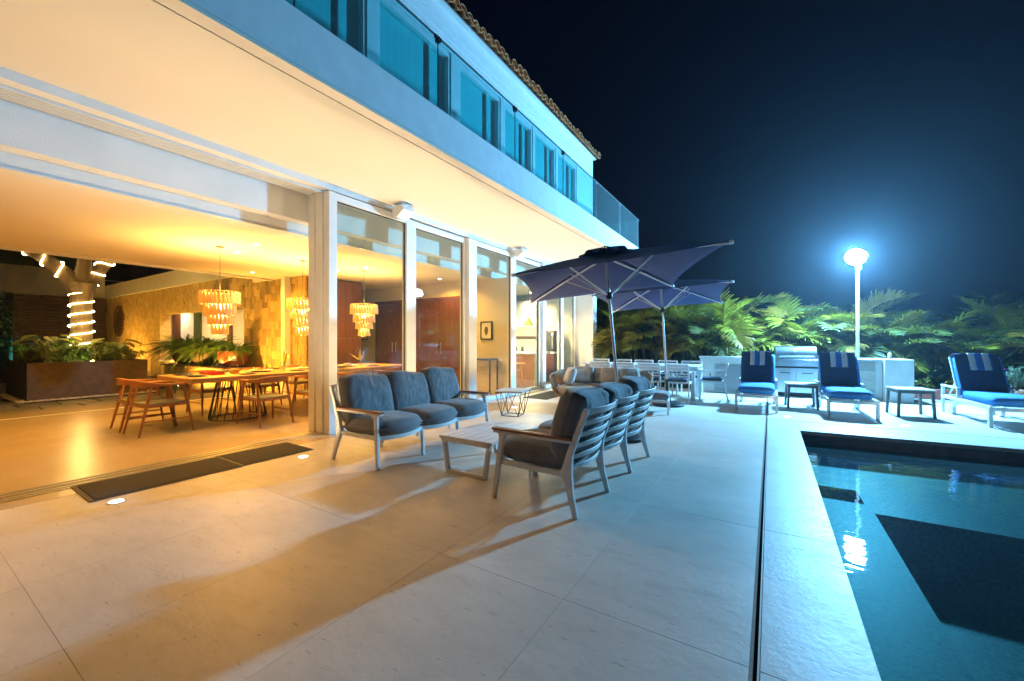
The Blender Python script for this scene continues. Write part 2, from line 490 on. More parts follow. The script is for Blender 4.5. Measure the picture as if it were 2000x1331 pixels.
xs = [-.045 + .82 * k for k in range(12)]
for i in range(11):
    a, b2 = xs[i] + .0016, xs[i+1] - .0016
    MB().prism([(a, far_drain(a) + .028), (b2, far_drain(b2) + .028), (b2, 9.03), (a, 9.03)], -.04, 0).build('tile', M_deck, fd, smooth=False)
    for y0, y1 in ((9.033, 10.46), (10.46, 11.89)):
        tile(fd, xs[i], xs[i+1], y0, y1)
# slot drains
dr = MB().box(-.072, -.045, -4, 11.9, -.08, -.045).build('slot_drain', M_black, smooth=False)
MB().prism([(-.045, far_drain(-.045)), (9, far_drain(9)), (9, far_drain(9) + .028), (-.045, far_drain(-.045) + .028)], -.08, -.045).build('channel', M_black, dr, smooth=False)
MB().box(-.0445, -.037, -4, 7.98, -.04, -.0005).build('edge_trim', mat('drain trim', (.45, .38, .28), .5), dr)
tag(dr, 'long dark slot drain running beside the pool coping', 'drain')
# pool coping
cope = MB().box(-.036, .34, -4, 7.2, -.088, -.05).build('pool_coping', M_grout, smooth=False)
tag(cope, 'pitted pale limestone coping around the pool', 'coping', kind='structure')
for j in range(len(YS) - 1):
    a, b2 = max(YS[j], -4), min(YS[j+1], 7.23)
    if b2 - a > .05:
        tile(cope, -.036, .36, a, b2, M_cope, .0016)
MB().prism([(-.036, 7.232), (.36, 7.232), (.36, far_drain(.36)), (-.036, far_drain(-.036))], -.05, 0).build('tile', M_cope, cope, smooth=False)
xs = [.363 + 1.43 * k for k in range(6)]
for i in range(5):
    a, b2 = xs[i], xs[i+1] - .003
    MB().prism([(a, far_edge(a)), (b2, far_edge(b2)), (b2, far_drain(b2)), (a, far_drain(a))], -.05, 0).build('tile', M_cope, cope, smooth=False)

# pool basin: shallow shelf, sump and deeper pit
ZS, ZP = -.35, -.80
SX, SY = .84, 5.15
pb = MB()
def flat(z, x0, x1, y0, y1): pb.add([(x0, y0, z), (x1, y0, z), (x1, y1, z), (x0, y1, z)], [(0, 1, 2, 3)])
flat(ZS, .37, SX, PY0, 5.38)
flat(ZS, .80, SX, 5.38, 5.82)
flat(ZS, .37, SX, 5.82, 8.0)
flat(ZS, SX, PX1, SY, 8.0)
flat(ZP, SX, PX1, PY0, SY)
flat(ZS - .35, .37, .80, 5.38, 5.82)
for x0, x1, y0, y1, zb in ((SX, PX1, SY, SY, ZP), (SX, SX, PY0, SY, ZP), (.37, .80, 5.38, 5.38, ZS - .35), (.37, .80, 5.82, 5.82, ZS - .35), (.80, .80, 5.38, 5.82, ZS - .35)):
    pb.add([(x0, y0, zb), (x1, y1, zb), (x1, y1, ZS), (x0, y0, ZS)], [(0, 1, 2, 3)])
pb.add([(.37, PY0, ZP), (.37, 8, ZP), (.37, 8, -.05), (.37, PY0, -.05)], [(0, 1, 2, 3)])
pb.add([(PX1, PY0, ZP), (PX1, 8, ZP), (PX1, 8, -.05), (PX1, PY0, -.05)], [(0, 1, 2, 3)])
pb.add([(.3, PY0, ZP), (PX1, PY0, ZP), (PX1, PY0, -.05), (.3, PY0, -.05)], [(0, 1, 2, 3)])
pool = pb.build('pool', M_mosaic, smooth=False)
tag(pool, 'green blue mosaic pool basin with shallow shelf and deep pit', 'pool', kind='structure')
e = MB()
e.add([(.37, far_edge(.37) + .02, ZS), (PX1, far_edge(PX1) + .02, ZS), (PX1, far_edge(PX1) + .02, -.05), (.37, far_edge(.37) + .02, -.05)], [(0, 1, 2, 3)])
e.build('waterline_band', M_poolrim, pool, smooth=False)
w = MB()
nu = 60
w.add([(PX0 + .012, PY0, -.17), (PX1 - .01, PY0, -.17), (PX1 - .01, far_edge(PX1) + .015, -.17), (PX0 + .012, far_edge(PX0) + .015, -.17)], [(0, 1, 2, 3)])
tag(w.build('water', M_water, smooth=False), 'still dark teal water filling the pool', 'water', kind='structure')

# ------------------------------------------------------------------ courtyard paving
cp = MB().box(-30, -10.66, -6, 9, -.088, -.012).build('courtyard', M_soil, smooth=False)
tag(cp, 'slate paved courtyard behind the dining room', 'courtyard', kind='structure')
pav = []
for k in range(4):
    w_, d_ = .72, .52
    r = random.Random(k)
    j = lambda: r.uniform(-.025, .025)
    pl = [(-w_/2 + j(), -d_/2 + j()), (w_/2 + j(), -d_/2 + j()), (w_/2 + j(), d_/2 + j()), (-w_/2 + j(), d_/2 + j())]
    pav.append(MB().prism(pl, -.03, 0).mesh('paver', M_slate, smooth=False))
for i in range(12):
    for j in range(13):
        x = -11.05 - i * .76; y = -.9 + j * .56 + (i % 2) * .2
        if -15.7 < x < -13.2 and 1.8 < y < 3.85 or y > 5.5: continue
        put('paver', pav[(i * 5 + j * 3) % 4], cp, loc=(x, y, random.uniform(-.006, .004)), rot=(0, 0, random.uniform(-.02, .02)))

# ================================================================== HOUSE
house = thing('house', 'two storey white villa with open glass ground floor and tiled roof', 'house', (-5, 4, 0))
house.location = (0, 0, 0)
H = house
YN, YE = -4.0, 12.05                      # near end (out of frame), far end
# ground floor slab and threshold tracks
fl = bx('interior_floor', M_floor, H, -11.6, -4.985, YN, 12.1, -.085, 0)
for k, x in enumerate((-5.22, -5.30, -5.40, -5.48)):
    bx('door_track', M_steel2, H, x - .012, x + .012, YN, 3.40, .0015, .006)
for k, x in enumerate((-5.26, -5.35, -5.44)):
    bx('track_groove', M_grout, H, x - .014, x + .014, YN, 3.40, .001, .003)
bx('floor_edge_strip', M_alu, H, -10.655, -10.60, YN, 5.5, -.05, .004)
# balcony slab + soffit
bx('balcony_slab', M_stucco, H, -5.6, -3.21, YN, YE, 3.52, 3.96)
bx('soffit', M_soffit, H, -5.6, -3.36, YN, YE - .01, 3.485, 3.518)
bx('soffit_border', M_soffit, H, -3.345, -3.212, YN, YE - .01, 3.485, 3.518)
# door head: front strip, multi-track underside, header beams
bx('head_strip', M_plaster, H, -5.32, -5.19, YN, 12.1, 3.40, 3.483)
for k in range(5):
    x0 = -5.52 + .052 * k - .05
    bx('head_track', M_alu, H, x0, x0 + .034, YN, 12.1, 3.375, 3.43)
bx('head_track_back', M_gasket, H, -5.60, -5.32, YN, 12.1, 3.43, 3.484)
bx('header_beam', M_plaster, H, -5.78, -5.60, YN, 12.1, 2.99, 3.484)
bx('header_beam_inner', M_plaster, H, -6.02, -5.785, YN, 12.1, 2.835, 3.40)
bx('header_trim', M_alu, H, -5.784, -5.770, YN, 8.4, 2.832, 2.848)
# interior ceiling and the block of the upper floor
bx('ceiling', M_ceil, H, -10.58, -6.021, YN, 12.1, 2.845, 3.0)
bx('ceiling', M_ceil, H, -11.6, -10.581, 5.5, 12.1, 2.845, 3.0)
bx('ceiling_edge', M_plaster, H, -10.70, -10.582, YN, 5.49, 2.80, 3.46)
bx('upper_floor', M_plaster, H, -10.8, -5.601, YN, YE - .02, 3.52, 3.96)
# inner walls
bx('dining_end_wall', M_paintw, H, -11.6, -5.36, 8.40, 8.52, 0, 2.844)
bx('rear_wall', M_paintw, H, -11.72, -11.6, 5.92, 12.1, 0, 2.844)
bx('kitchen_end_wall', M_paintw, H, -11.6, -5.30, 12.1, 12.3, 0, 3.48)
bx('kitchen_back_wall', M_paintw, H, -9.62, -9.5, 8.52, 12.1, 0, 2.844)
bx('end_pier', M_plaster, H, -5.30, -4.66, 12.1, 12.4, 0, 3.483)
bx('corner_pilaster', M_plaster, H, -10.10, -9.94, 5.44, 5.60, 0, 2.844)
bx('timber_panel', M_door, H, -9.30, -9.15, 5.62, 7.0, 0, 2.80)
for k in range(6):
    bx('timber_board', M_door, H, -9.15, -9.13, 5.63 + k * .228, 5.63 + k * .228 + .222, .02, 2.80)
for k in range(5):
    bx('timber_board', M_door, H, -9.90 + k * .15, -9.90 + k * .15 + .146, 7.0, 7.03, .02, 2.80)
# brown double doors on the dining end wall
for k in range(4):
    x0 = -10.2 + k * .875
    d = bx('inner_door', M_door, H, x0, x0 + .868, 8.345, 8.395, .01, 2.36, .004)
    for q in range(5):
        bx('door_board', M_door, d, x0 + .02 + q * .166, x0 + .02 + q * .166 + .158, 8.330, 8.344, .05, 2.32)
    MB().tube([(x0 + (.80 if k % 2 == 0 else .07), 8.30, .95), (x0 + (.80 if k % 2 == 0 else .07), 8.30, 1.25)], .011).build('handle', M_steel2, d)
bx('door_lintel', M_door, H, -10.25, -6.65, 8.34, 8.397, 2.37, 2.47)

# ---- ground floor glazed doors
stile = [(3.42, 3.55), (4.92, 5.13), (6.52, 6.78), (8.19, 8.44), (9.70, 9.87), (10.92, 11.13), (12.02, 12.10)]
for k in range(6):
    y0, y1 = stile[k][0], stile[k+1][0]
    xo = -5.20 if k % 2 == 0 else -5.27
    d = thing('sliding_door', None, None); d.parent = H
    wl = stile[k][1] - stile[k][0]
    bx('stile', M_alu, d, xo - .06, xo + .06, y0 + .004, y0 + wl, .012, 3.37, .004)
    bx('stile', M_alu, d, xo - .05, xo + .05, y1 - .065, y1 - .004, .012, 3.37, .004)
    bx('top_rail', M_alu, d, xo - .045, xo + .045, y0 + wl, y1 - .065, 3.27, 3.37, .004)
    bx('bottom_rail', M_alu, d, xo - .045, xo + .045, y0 + wl, y1 - .065, .012, .085, .004)
    bx('gasket', M_gasket, d, xo - .012, xo + .012, y1 - .078, y1 - .066, .09, 3.268)
    bx('gasket', M_gasket, d, xo - .012, xo + .012, y0 + wl, y1 - .08, 3.258, 3.269)
    bx('pane', M_glass, d, xo - .005, xo + .005, y0 + wl + .002, y1 - .08, .085, 3.257)
bx('door_jamb', M_alu, H, -5.42, -5.268, 3.40, 3.47, .008, 3.37, .004)
bx('door_jamb', M_alu, H, -5.58, -5.43, 3.39, 3.45, .008, 3.37, .004)
bx('door_sill', M_alu, H, -5.32, -5.10, 3.42, 12.1, .0015, .011)

# ---- upper storey
UX = -4.65
bx('upper_wall', M_stucco, H, UX - .16, UX, YN, YE, 6.24, 6.90)
bx('upper_wall', M_stucco, H, UX - .16, UX, 10.88, YE, 3.962, 6.238)
bx('upper_end_wall', M_stucco, H, -10.8, UX - .162, YE - .16, YE, 3.962, 6.90)
bx('upper_room_wall', M_paintw, H, -6.9, -6.8, YN, YE - .17, 3.962, 6.9)
bx('upper_room_ceiling', M_paintw, H, -6.8, UX - .165, YN, YE - .17, 6.25, 6.35)
for z in (6.36, 6.47, 6.60):
    bx('shade_rail', M_aluw, H, UX, UX + .014, YN, 10.9, z, z + .02)
wins = [(-1.2, .40), (.55, 2.2), (2.32, 3.66), (3.84, 5.39), (5.62, 6.92), (7.07, 8.25), (8.35, 9.45), (9.57, 10.78)]
px = YN
for k, (a, b2) in enumerate(wins):
    bx('mullion', M_alu, H, UX - .12, UX + .012, px, a, 3.962, 6.238)
    px = b2
    wo = thing('upper_window', None, None); wo.parent = H
    bx('frame', M_alu, wo, UX - .11, UX - .01, a, b2, 6.15, 6.235, .004)
    bx('frame', M_alu, wo, UX - .11, UX - .01, a, b2, 3.964, 4.03, .004)
    bx('frame', M_alu, wo, UX - .11, UX - .01, a, a + .05, 4.03, 6.15, .004)
    bx('frame', M_alu, wo, UX - .11, UX - .01, b2 - .05, b2, 4.03, 6.15, .004)
    L_ = b2 - a
    bx('pane', M_glassup, wo, UX - .066, UX - .058, a + .05, b2 - .05, 4.03, 6.15)
    bx('sash', M_alu, wo, UX - .115, UX - .085, a + L_ * .72, a + L_ * .72 + .055, 4.03, 6.15)
    cu = MB()
    ya, yb = a + .03, a + L_ * .66
    cu.grid(lambda u, v: (UX - .13 + .001 * math.sin(u * 46), ya + (yb - ya) * u, 3.98 + 2.2 * v), 70, 2)
    cu.build('curtain', M_curtain, wo)
    cu = MB()
    ya2, yb2 = a + L_ * .73, b2
    cu.grid(lambda u, v: (UX - .135 + .001 * math.sin(u * 30), ya2 + (yb2 - ya2) * u, 3.98 + 2.2 * v), 30, 2)
    cu.build('curtain', M_curtain, wo)
bx('mullion', M_alu, H, UX - .12, UX + .012, px, 10.879, 3.962, 6.238)
# balustrade
bal = thing('balustrade', None, None); bal.parent = H
ps = [12.0 - 1.69 * k for k in range(9)]
for k in range(8):
    bx('glass_panel', M_glassbal, bal, -3.262, -3.25, ps[k+1] + .012, ps[k] - .012, 3.97, 4.80)
for k, y in enumerate(ps):
    m_ = M_dark if y < 8 else M_steel2
    b_ = MB()
    b_.tube([(-3.256, y, 3.96), (-3.256, y, 4.80)], .007 if y < 8 else .012, 8)
    b_.ctr((-3.256, y, 4.80), (.03, .10, .035)); b_.ctr((-3.256, y, 4.765), (.05, .05, .03))
    b_.build('post', m_, bal)
for k in range(1):
    bx('glass_panel', M_glassbal, bal, -4.60, -3.27, 11.985, 11.997, 3.97, 4.80)
bx('top_rail', M_steel2, bal, -3.266, -3.246, ps[-1], 12.0, 4.802, 4.818)
# roof with barrel tiles along the eave
roof = MB()
RX, RZ, SL = UX + .10, 6.92, .42
roof.add([(RX, YN, RZ), (RX, YE + .06, RZ), (RX - 6, YE + .06, RZ + 6 * SL), (RX - 6, YN, RZ + 6 * SL)], [(0, 1, 2, 3)])
roof.add([(RX, YN, RZ - .03), (RX - .3, YN, RZ - .03), (RX - .3, YE + .06, RZ - .03), (RX, YE + .06, RZ - .03)], [(0, 1, 2, 3)])
roof = roof.build('roof', M_plaster, H, smooth=False)
def barrel(up):
    n = 9; L_ = .44; m = MB(); vs = []
    for s_, rr in ((0, .095), (1, .075)):
        for th in (0, .014):
            for i in range(n + 1):
                a = math.pi * i / n
                z = math.sin(a) * (rr - th) * (1 if up else -1)
                vs.append((-s_ * L_, math.cos(a) * (rr - th), z + s_ * L_ * SL + (0.02 if up else .085)))
    q = n + 1; fs = []
    for i in range(n):
        fs += [(i, i+1, 2*q+i+1, 2*q+i), (q+i, 3*q+i, 3*q+i+1, q+i+1), (i, q+i, q+i+1, i+1), (2*q+i, 2*q+i+1, 3*q+i+1, 3*q+i)]
    return m.add(vs, fs).mesh('roof_tile', M_terra)
cov, pan = barrel(True), barrel(False)
y = 1.4; k = 0
while y < YE + .05:
    for row in range(3):
        jx, jy = random.uniform(-.03, .03), random.uniform(-.012, .012)
        if row < 3: put('roof_tile', cov, roof, loc=(RX + .10 - row * .36 + jx, y + jy, RZ + .035 + row * .36 * SL + random.uniform(-.008, .012)), rot=(0, random.uniform(-.05, .05), random.uniform(-.05, .05)))
        if row < 2: put('roof_tile', pan, roof, loc=(RX + .08 - row * .36, y + .10 + jy, RZ + .0 + row * .36 * SL), rot=(0, 0, random.uniform(-.03, .03)))
    y += .205
# two white speakers under the soffit
spk = thing('wall_speaker', 'white wedge speaker under the soffit above the nearer glass door', 'speaker', (-4.98, 4.62, 3.485), 0, 'speakers under the soffit')
MB().ctr((0, 0, -.012), (.14, .20, .022)).build('bracket', M_steel2, spk, .003)
mw = MB(); mw.add([(-.12, -.13, -.06), (.10, -.13, -.04), (.14, -.13, -.13), (-.02, -.13, -.24), (-.12, -.13, -.2),
                   (-.12, .13, -.06), (.10, .13, -.04), (.14, .13, -.13), (-.02, .13, -.24), (-.12, .13, -.2)],
                  [(4, 3, 2, 1, 0), (5, 6, 7, 8, 9), (0, 1, 6, 5), (1, 2, 7, 6), (2, 3, 8, 7), (3, 4, 9, 8), (4, 0, 5, 9)])
mw.build('cabinet', M_aluw, spk, .012)
MB().box(-.03, .03, -.02, .02, -.08, -.02).build('arm', M_aluw, spk)
dup(spk, (-4.98, 8.28, 3.485), 0, 'white wedge speaker under the soffit above the middle glass doors', 'speakers under the soffit')

# ================================================================== COURTYARD WALLS
sw = thing('stone_wall', 'yellow brown split stone wall with a long window opening', 'stone wall', (0, 0, 0))
OX0, OX1, OZ0, OZ1 = -18.2, -12.25, .62, 2.22
for a in ((-24.2, OX0, 0, 3.1), (OX1, -10.1, 0, 3.1), (OX0, OX1, 0, OZ0), (OX0, OX1, OZ1, 3.1), (-9.94, -9.31, 0, 2.84)):
    bx('backing', M_clad, sw, a[0], a[1], 5.64, 5.9, a[2], a[3])
blk = []
for k in range(3):
    me = MB().box(-.5, .5, -.5, .5, -.5, .5).mesh('stone', M_clad, smooth=False)
    for v in me.vertices:
        v.co += Vector((random.uniform(-.02, .02), random.uniform(-.1, .1) if v.co.y < 0 else 0, random.uniform(-.02, .02)))
    blk.append(me)
rs = random.Random(3)
stones = []
def split(x0, x1, z0, z1):
    w_, h = x1 - x0, z1 - z0
    if w_ * h < .028 or (w_ < .22 and h < .34) or (w_ * h < .075 and rs.random() < .3):
        stones.append(((x0 + x1) / 2, (z0 + z1) / 2, w_ - .006, h - .006)); return
    f = rs.uniform(.36, .64)
    if w_ * 1.35 > h and w_ > .2: split(x0, x0 + w_ * f, z0, z1); split(x0 + w_ * f, x1, z0, z1)
    else: split(x0, x1, z0, z0 + h * f); split(x0, x1, z0 + h * f, z1)
for x0, x1, z0, z1 in ((-9.94, -9.31, 0, 2.84), (OX1, -10.1, 0, 3.1), (OX0, OX1, OZ1, 3.1), (OX0, OX1, 0, OZ0 - .05), (-24.2, OX0, 0, 3.1)):
    n_ = max(1, round((x1 - x0) / .8))
    for k in range(n_): split(x0 + (x1 - x0) * k / n_, x0 + (x1 - x0) * (k + 1) / n_, z0, z1)
stones = [q for q in stones if (q[0] + 22.5) ** 2 + (q[1] - 2.09) ** 2 > .62 ** 2]
stones.sort(key=lambda q: -q[0])
near = stones[:300]; rest = stones[300:]
for i, (cx, cz, w_, h) in enumerate(near):
    put('stone', blk[i % 3], sw, loc=(cx, 5.62 + rs.uniform(-.012, .010), cz), scale=(w_, .07, h))
mb = MB()
for cx, cz, w_, h in rest:
    o = rs.uniform(-.012, .010)
    mb.box(cx - w_/2, cx + w_/2, 5.585 + o, 5.655, cz - h/2, cz + h/2)
tag(mb.build('far_stones', M_clad, sw, smooth=False), kind='stuff')
bx('sill', M_plaster, sw, OX0, OX1, 5.55, 5.95, OZ0 - .05, OZ0)
bx('coping_beam', M_plaster, sw, -24.2, -10.72, 5.50, 6.2, 3.102, 3.62)
# round slatted porthole
ph = MB(); ph.lathe([(.63, 0), (.63, .05), (.56, .05), (.56, 0)], 40, caps=False)
pr = ph.build('porthole_rim', M_brown, sw, loc=(-22.5, 5.60, 2.09), rot=(R(90), 0, 0))
for k in range(9):
    zz = -.5 + k * .125; hw = math.sqrt(max(.56 ** 2 - zz * zz, .01))
    bx('slat', M_brown, pr, -hw, hw, zz - .045, zz + .045, -.01, .015)
MB().lathe([(.56, -.03), (.56, -.02)], 30).build('porthole_back', M_black, pr)
# room seen through the opening
an = thing('garden_room', 'white room seen through the opening in the stone wall', 'room', (0, 0, 0))
bx('back_wall', M_plaster, an, -24, -11.8, 6.9, 7.0, 0, 3.0)
bx('floor', M_floor, an, -24, -11.8, 5.92, 6.9, -.08, 0)
for k, (x0, x1, m_) in enumerate(((-21.0, -20.3, M_door), (-18.95, -18.35, M_leafdk), (-16.2, -15.9, M_door))):
    bx('wall_panel', m_, an, x0, x1, 6.85, 6.899, .02, 2.6)
bx('ceiling', M_plaster, an, -24, -11.8, 5.92, 7.0, 3.0, 3.08)
for x in (-20, -17, -14):
    MB().lathe([(.06, -.01), (.06, 0)], 16, (x, 6.4, 2.996)).build('downlight', E_disc, an)
    lamp_spot('room_light', (x, 6.4, 2.95), SOFT, 130, 140, .8, parent=an)

# neighbouring wing across the courtyard
wing = thing('courtyard_wing', 'white balcony wing with dark glazing across the courtyard', 'building', (0, 0, 0))
bx('slab', M_plaster, wing, -27, -24.0, -6, 5.5, 3.08, 4.15)
bx('glazing', M_dark, wing, -26.6, -26.5, -6, 7, 4.16, 6.6)
bx('upper_wall', M_plaster, wing, -26.9, -26.7, -6, 7, 4.16, 7)
for k in range(5):
    bx('glass_panel', M_glassbal, wing, -24.06, -24.05, -4.2 + k * 1.95, -4.2 + k * 1.95 + 1.93, 4.152, 5.05)
bx('lower_wall', M_plaster, wing, -26.4, -26.2, -6, 2.9, 0, .75)
scr = thing('timber_screen', 'dark brown slatted timber screen beside the stone wall', 'screen', (-23.9, 0, 0))
for k in range(26):
    bx('slat', M_brown, scr, -.03, .03, 3.05, 5.50, .03 + k * .117, .03 + k * .117 + .102)
for y in (3.02, 3.7, 4.3, 4.9, 5.48):
    bx('post', M_brown, scr, -.12, -.035, y - .03, y + .03, 0, 3.07)
# ================================================================== LAMPS
# floodlight on its pole behind the outdoor kitchen
FL = Vector((1.70, 12.25, 0))
fl_ = thing('floodlight', 'blazing blue white floodlight on a tall white pole behind the counter', 'floodlight', FL)
MB().tube([(0, 0, -.05), (0, 0, 3.05)], [.038, .032], 14).build('pole', M_aluw, fl_)
MB().lathe([(.13, -.05), (.13, .015), (.05, .03), (.05, .05)], 18).build('base_plate', M_aluw, fl_)
hd = thing('head', None, None); hd.parent = fl_
hd.location = (0, -.05, 3.22); hd.rotation_euler = (R(3), 0, R(-34))     # faces down the terrace
# round LED head: finned drum behind, domed lens in front (front is local -y)
MB().tube([(0, .015, 0), (0, .10, 0), (0, .13, 0)], [.16, .155, .11], 32).build('housing', M_aluw, hd)
for k in range(9):
    MB().box(-.10 + k * .025 - .003, -.10 + k * .025 + .003, .13, .17, -.06, .06).build('cooling_fin', M_aluw, hd)
MB().tube([(0, -.010, 0), (0, .014, 0)], [.165, .165], 32).build('bezel', M_aluw, hd)
ln = MB(); q_ = []
for i in range(9):
    f = R(-38) + i / 8 * R(128); q_.append((.175 * math.cos(f) + .0005, .175 * math.sin(f) + .108))
ln.lathe(q_, 32, caps=False)
ln.build('lens', E_flood, hd, loc=(0, -.0105, 0), rot=(R(90), 0, 0))
MB().tube([(0, .06, -.15), (0, .06, -.28)], .03, 10).build('bracket', M_aluw, hd)

# in-ground lights along the facade and by the loungers
ug = thing('ground_light', 'x', 'ground light', (-4.46, 1.09, 0), 0, 'in-ground lights along the glass front')
MB().lathe([(.062, .0005), (.062, .004), (.046, .0045), (.046, .002)], 24).build('ring', M_steel2, ug)
MB().lathe([(.045, .0015), (.045, .003), (.01, .0035)], 24).build('lens', E_up, ug)
lamp_spot('beam', (0, 0, .02), SOFT, 95, 135, .9, (math.pi, 0, 0), .03, parent=ug)
ug_l = ['in-ground light beside the near corner of the black door mat', 'in-ground light at the far end of the black door mat', 'in-ground light under the left grey sofa',
        'in-ground light behind the left grey sofa', 'in-ground light behind the wire side table', 'in-ground light in front of the middle glass doors',
        'in-ground light beside the rope daybed', 'in-ground light near the white end pier']
ug['label'] = ug_l[0]
for k, (x, y) in enumerate([(-4.41, 2.62), (-4.40, 4.08), (-4.42, 5.4), (-4.2, 6.75), (-4.42, 8.1), (-4.42, 9.5), (-4.42, 11.0)]):
    dup(ug, (x, y, 0), 0, ug_l[k + 1])
for k, (x, y, lb) in enumerate([(.24, 8.38, 'small in-ground light before the left sun lounger side table'), (1.74, 8.48, 'small in-ground light in front of the right side table'), (3.3, 8.6, 'small in-ground light under the right sun lounger')]):
    c = dup(ug, (x, y, .0), 0, lb, 'in-ground lights behind the pool')
    for ch in list(c.children):
        if ch.type == 'LIGHT': ch.data = ch.data.copy(); ch.data.energy = 14

# dining pendants: four tiers of raffia tassels
def tassel_mesh(h, w):
    m = MB(); n = 7
    m.lathe([(w * .30, 0), (w * .42, -.02), (w * .40, -.03), (w * .62, -h * .5), (w * .8, -h), (w * .2, -h * .97)], n, caps=True)
    return m.mesh('tassel', M_straw)
pd_ = thing('pendant_lamp', 'x', 'pendant lamp', (-7.65, 3.13, 0), 0, 'raffia pendants over the dining table')
MB().tube([(0, 0, 2.10), (0, 0, 2.845)], .004, 6).build('cord', M_gasket, pd_)
MB().lathe([(.06, 2.825), (.06, 2.844)], 18).build('ceiling_rose', M_steel2, pd_)
for ti, (r, zt, h, n) in enumerate([(.29, 2.10, .21, 30), (.225, 1.90, .19, 24), (.17, 1.73, .17, 18), (.115, 1.57, .17, 12)]):
    th = []
    ring = MB(); ring.tube([(r * .92 * math.cos(2*math.pi*i/32), r * .92 * math.sin(2*math.pi*i/32), zt) for i in range(32)], .007, 6, closed=True)
    ro = ring.build('hoop', M_straw, pd_)
    tm = tassel_mesh(h, .040)
    for i in range(n):
        a = 2 * math.pi * i / n
        put('tassel', tm, ro, loc=(r * .95 * math.cos(a), r * .95 * math.sin(a), zt), rot=(-.16 * math.sin(a), .16 * math.cos(a) * -1, 0))
MB().lathe([(.002, -.05), (.035, -.03), (.045, 0), (.03, .035), (.012, .06)], 14, (0, 0, 1.83)).build('bulb', E_bulb, pd_)
lamp_point('glow', (0, 0, 1.98), (1.0, .58, .16), 70, .05, pd_)
lamp_point('glow', (0, 0, 1.52), (1.0, .58, .16), 32, .04, pd_)
lamp_spot('downglow', (0, 0, 1.40), WARM, 64, 150, .6, (0, 0, 0), .05, pd_)
lamp_spot('upglow', (0, 0, 2.14), (1.0, .46, .06), 32, 160, .6, (math.pi, 0, 0), .05, pd_)
pd_['label'] = 'tiered raffia pendant lamp nearest the courtyard end of the dining table'
dup(pd_, (-7.65, 4.54, 0), 0, 'tiered raffia pendant lamp in the middle, beside the white door jamb')
dup(pd_, (-7.65, 5.95, 0), 0, 'tiered raffia pendant lamp seen through the first glass door')

# recessed downlights
dl = thing('downlight', 'x', 'downlight', (-6.98, 3.37, 0), 0, 'recessed ceiling downlights')
MB().lathe([(.055, 2.838), (.055, 2.8445)], 20).build('trim', M_white, dl)
MB().lathe([(.038, 2.8365), (.038, 2.839)], 18).build('lens', E_disc, dl)
lamp_spot('beam', (0, 0, 2.82), WARM, 105, 162, .5, (0, 0, 0), .04, dl)
dl['label'] = 'recessed ceiling downlight right of the first pendant lamp, nearer the glass'
for x, y, lb in [(-7.9, 3.5, 'recessed ceiling downlight just right of the first pendant cord'), (-7.2, 5.65, 'recessed ceiling downlight above the third pendant behind glass'),
                 (-8.1, 5.6, 'recessed ceiling downlight left of the third pendant behind glass'), (-6.9, .2, 'added unseen downlight over the open floor out of the picture at left'),
                 (-9.9, 4.7, 'recessed ceiling downlight washing the stone wall by the room corner'),
                 (-7.0, 7.7, 'recessed ceiling downlight before the brown doors'), (-9.0, .3, 'added unseen downlight near the courtyard left of the dining chairs')]:  # the two unseen ones are added to light the left floor
    dup(dl, (x, y, 0), 0, lb)
# added spike lights, no fixture seen, brightening the stone wall and planter
sp = thing('added_spotlight', 'x', 'garden spotlight', (-12.4, 4.1, 0), 0, 'added courtyard spotlights')
MB().tube([(0, 0, -.03), (0, 0, .12)], .012, 8).build('spike', M_dark, sp)
MB().tube([(0, -.04, .12), (0, .05, .19)], .035, 12).build('head', M_dark, sp)
MB().tube([(0, .052, .1915), (0, .054, .193)], .028, 12).build('lens', E_up, sp)
lamp_spot('beam', (0, .07, .21), (1.0, .50, .07), 230, 150, .8, (R(128), 0, 0), .04, sp)
sp['label'] = 'added garden spotlight at the stone wall behind the dining table'
for x, y, lb in [(-10.95, 4.1, 'added garden spotlight at the stone wall by the pilaster'), (-16.4, 4.2, 'added garden spotlight at the stone wall behind the planter'), (-20.5, 4.3, 'added garden spotlight at the stone wall near the round porthole')]:
    dup(sp, (x, y, 0), 0, lb)

# ================================================================== SOFT SHAPES
def cushion(w, d, h, seed=0, pinch=.55, wr=.006, nu=26, nv=22, crown=1.0, sag=0.0, pw=3.2, fine=False):
    """stuffed cushion centred on the origin: w along x, d along y, h thick along z"""
    m = MB(); off = Vector((seed * 13.7, seed * 7.1, 3.3))
    for sg in (1, -1):
        def fn(u, v, sg=sg):
            x, y = u * 2 - 1, v * 2 - 1
            e = max(0.0, (1 - abs(x) ** pw)) * max(0.0, (1 - abs(y) ** pw))
            z = sg * h * (.18 * (1 if e > 0 else 0) * min(1, e * 6) + .32 * e ** pinch * crown)
            k = 1 - .05 * (abs(x * y)) ** 2
            px_, py_ = x * w / 2 * (1 - .045 * (y * y)) * 1.0, y * d / 2 * (1 - .045 * (x * x))
            n1 = noise.noise(Vector((x * 2.2, y * 2.2, sg)) + off)
            n2 = noise.noise(Vector((x * 5 + y * 2, y * 3, sg * 2)) + off)
            z += sg * e ** .5 * (n1 * wr * 2.2 + (1 - abs(n2) * 2) * wr)
            if fine:      # creases fanning from the pulled-in sides
                n3 = noise.noise(Vector((x * 9, y * 1.6, sg * 3)) + off)
                z += sg * wr * 1.3 * (1 - abs(n3) * 3) * (abs(y) ** 2 * .8 + .2) * min(1, e * 4)
            z -= sag * (1 - x * x) * (1 - y * y)
            return (px_, py_, z)
        b0 = len(m.f)
        m.grid(fn, nu, nv)
        if sg == -1:
            m.f[b0:] = [tuple(reversed(q)) for q in m.f[b0:]]
    return m

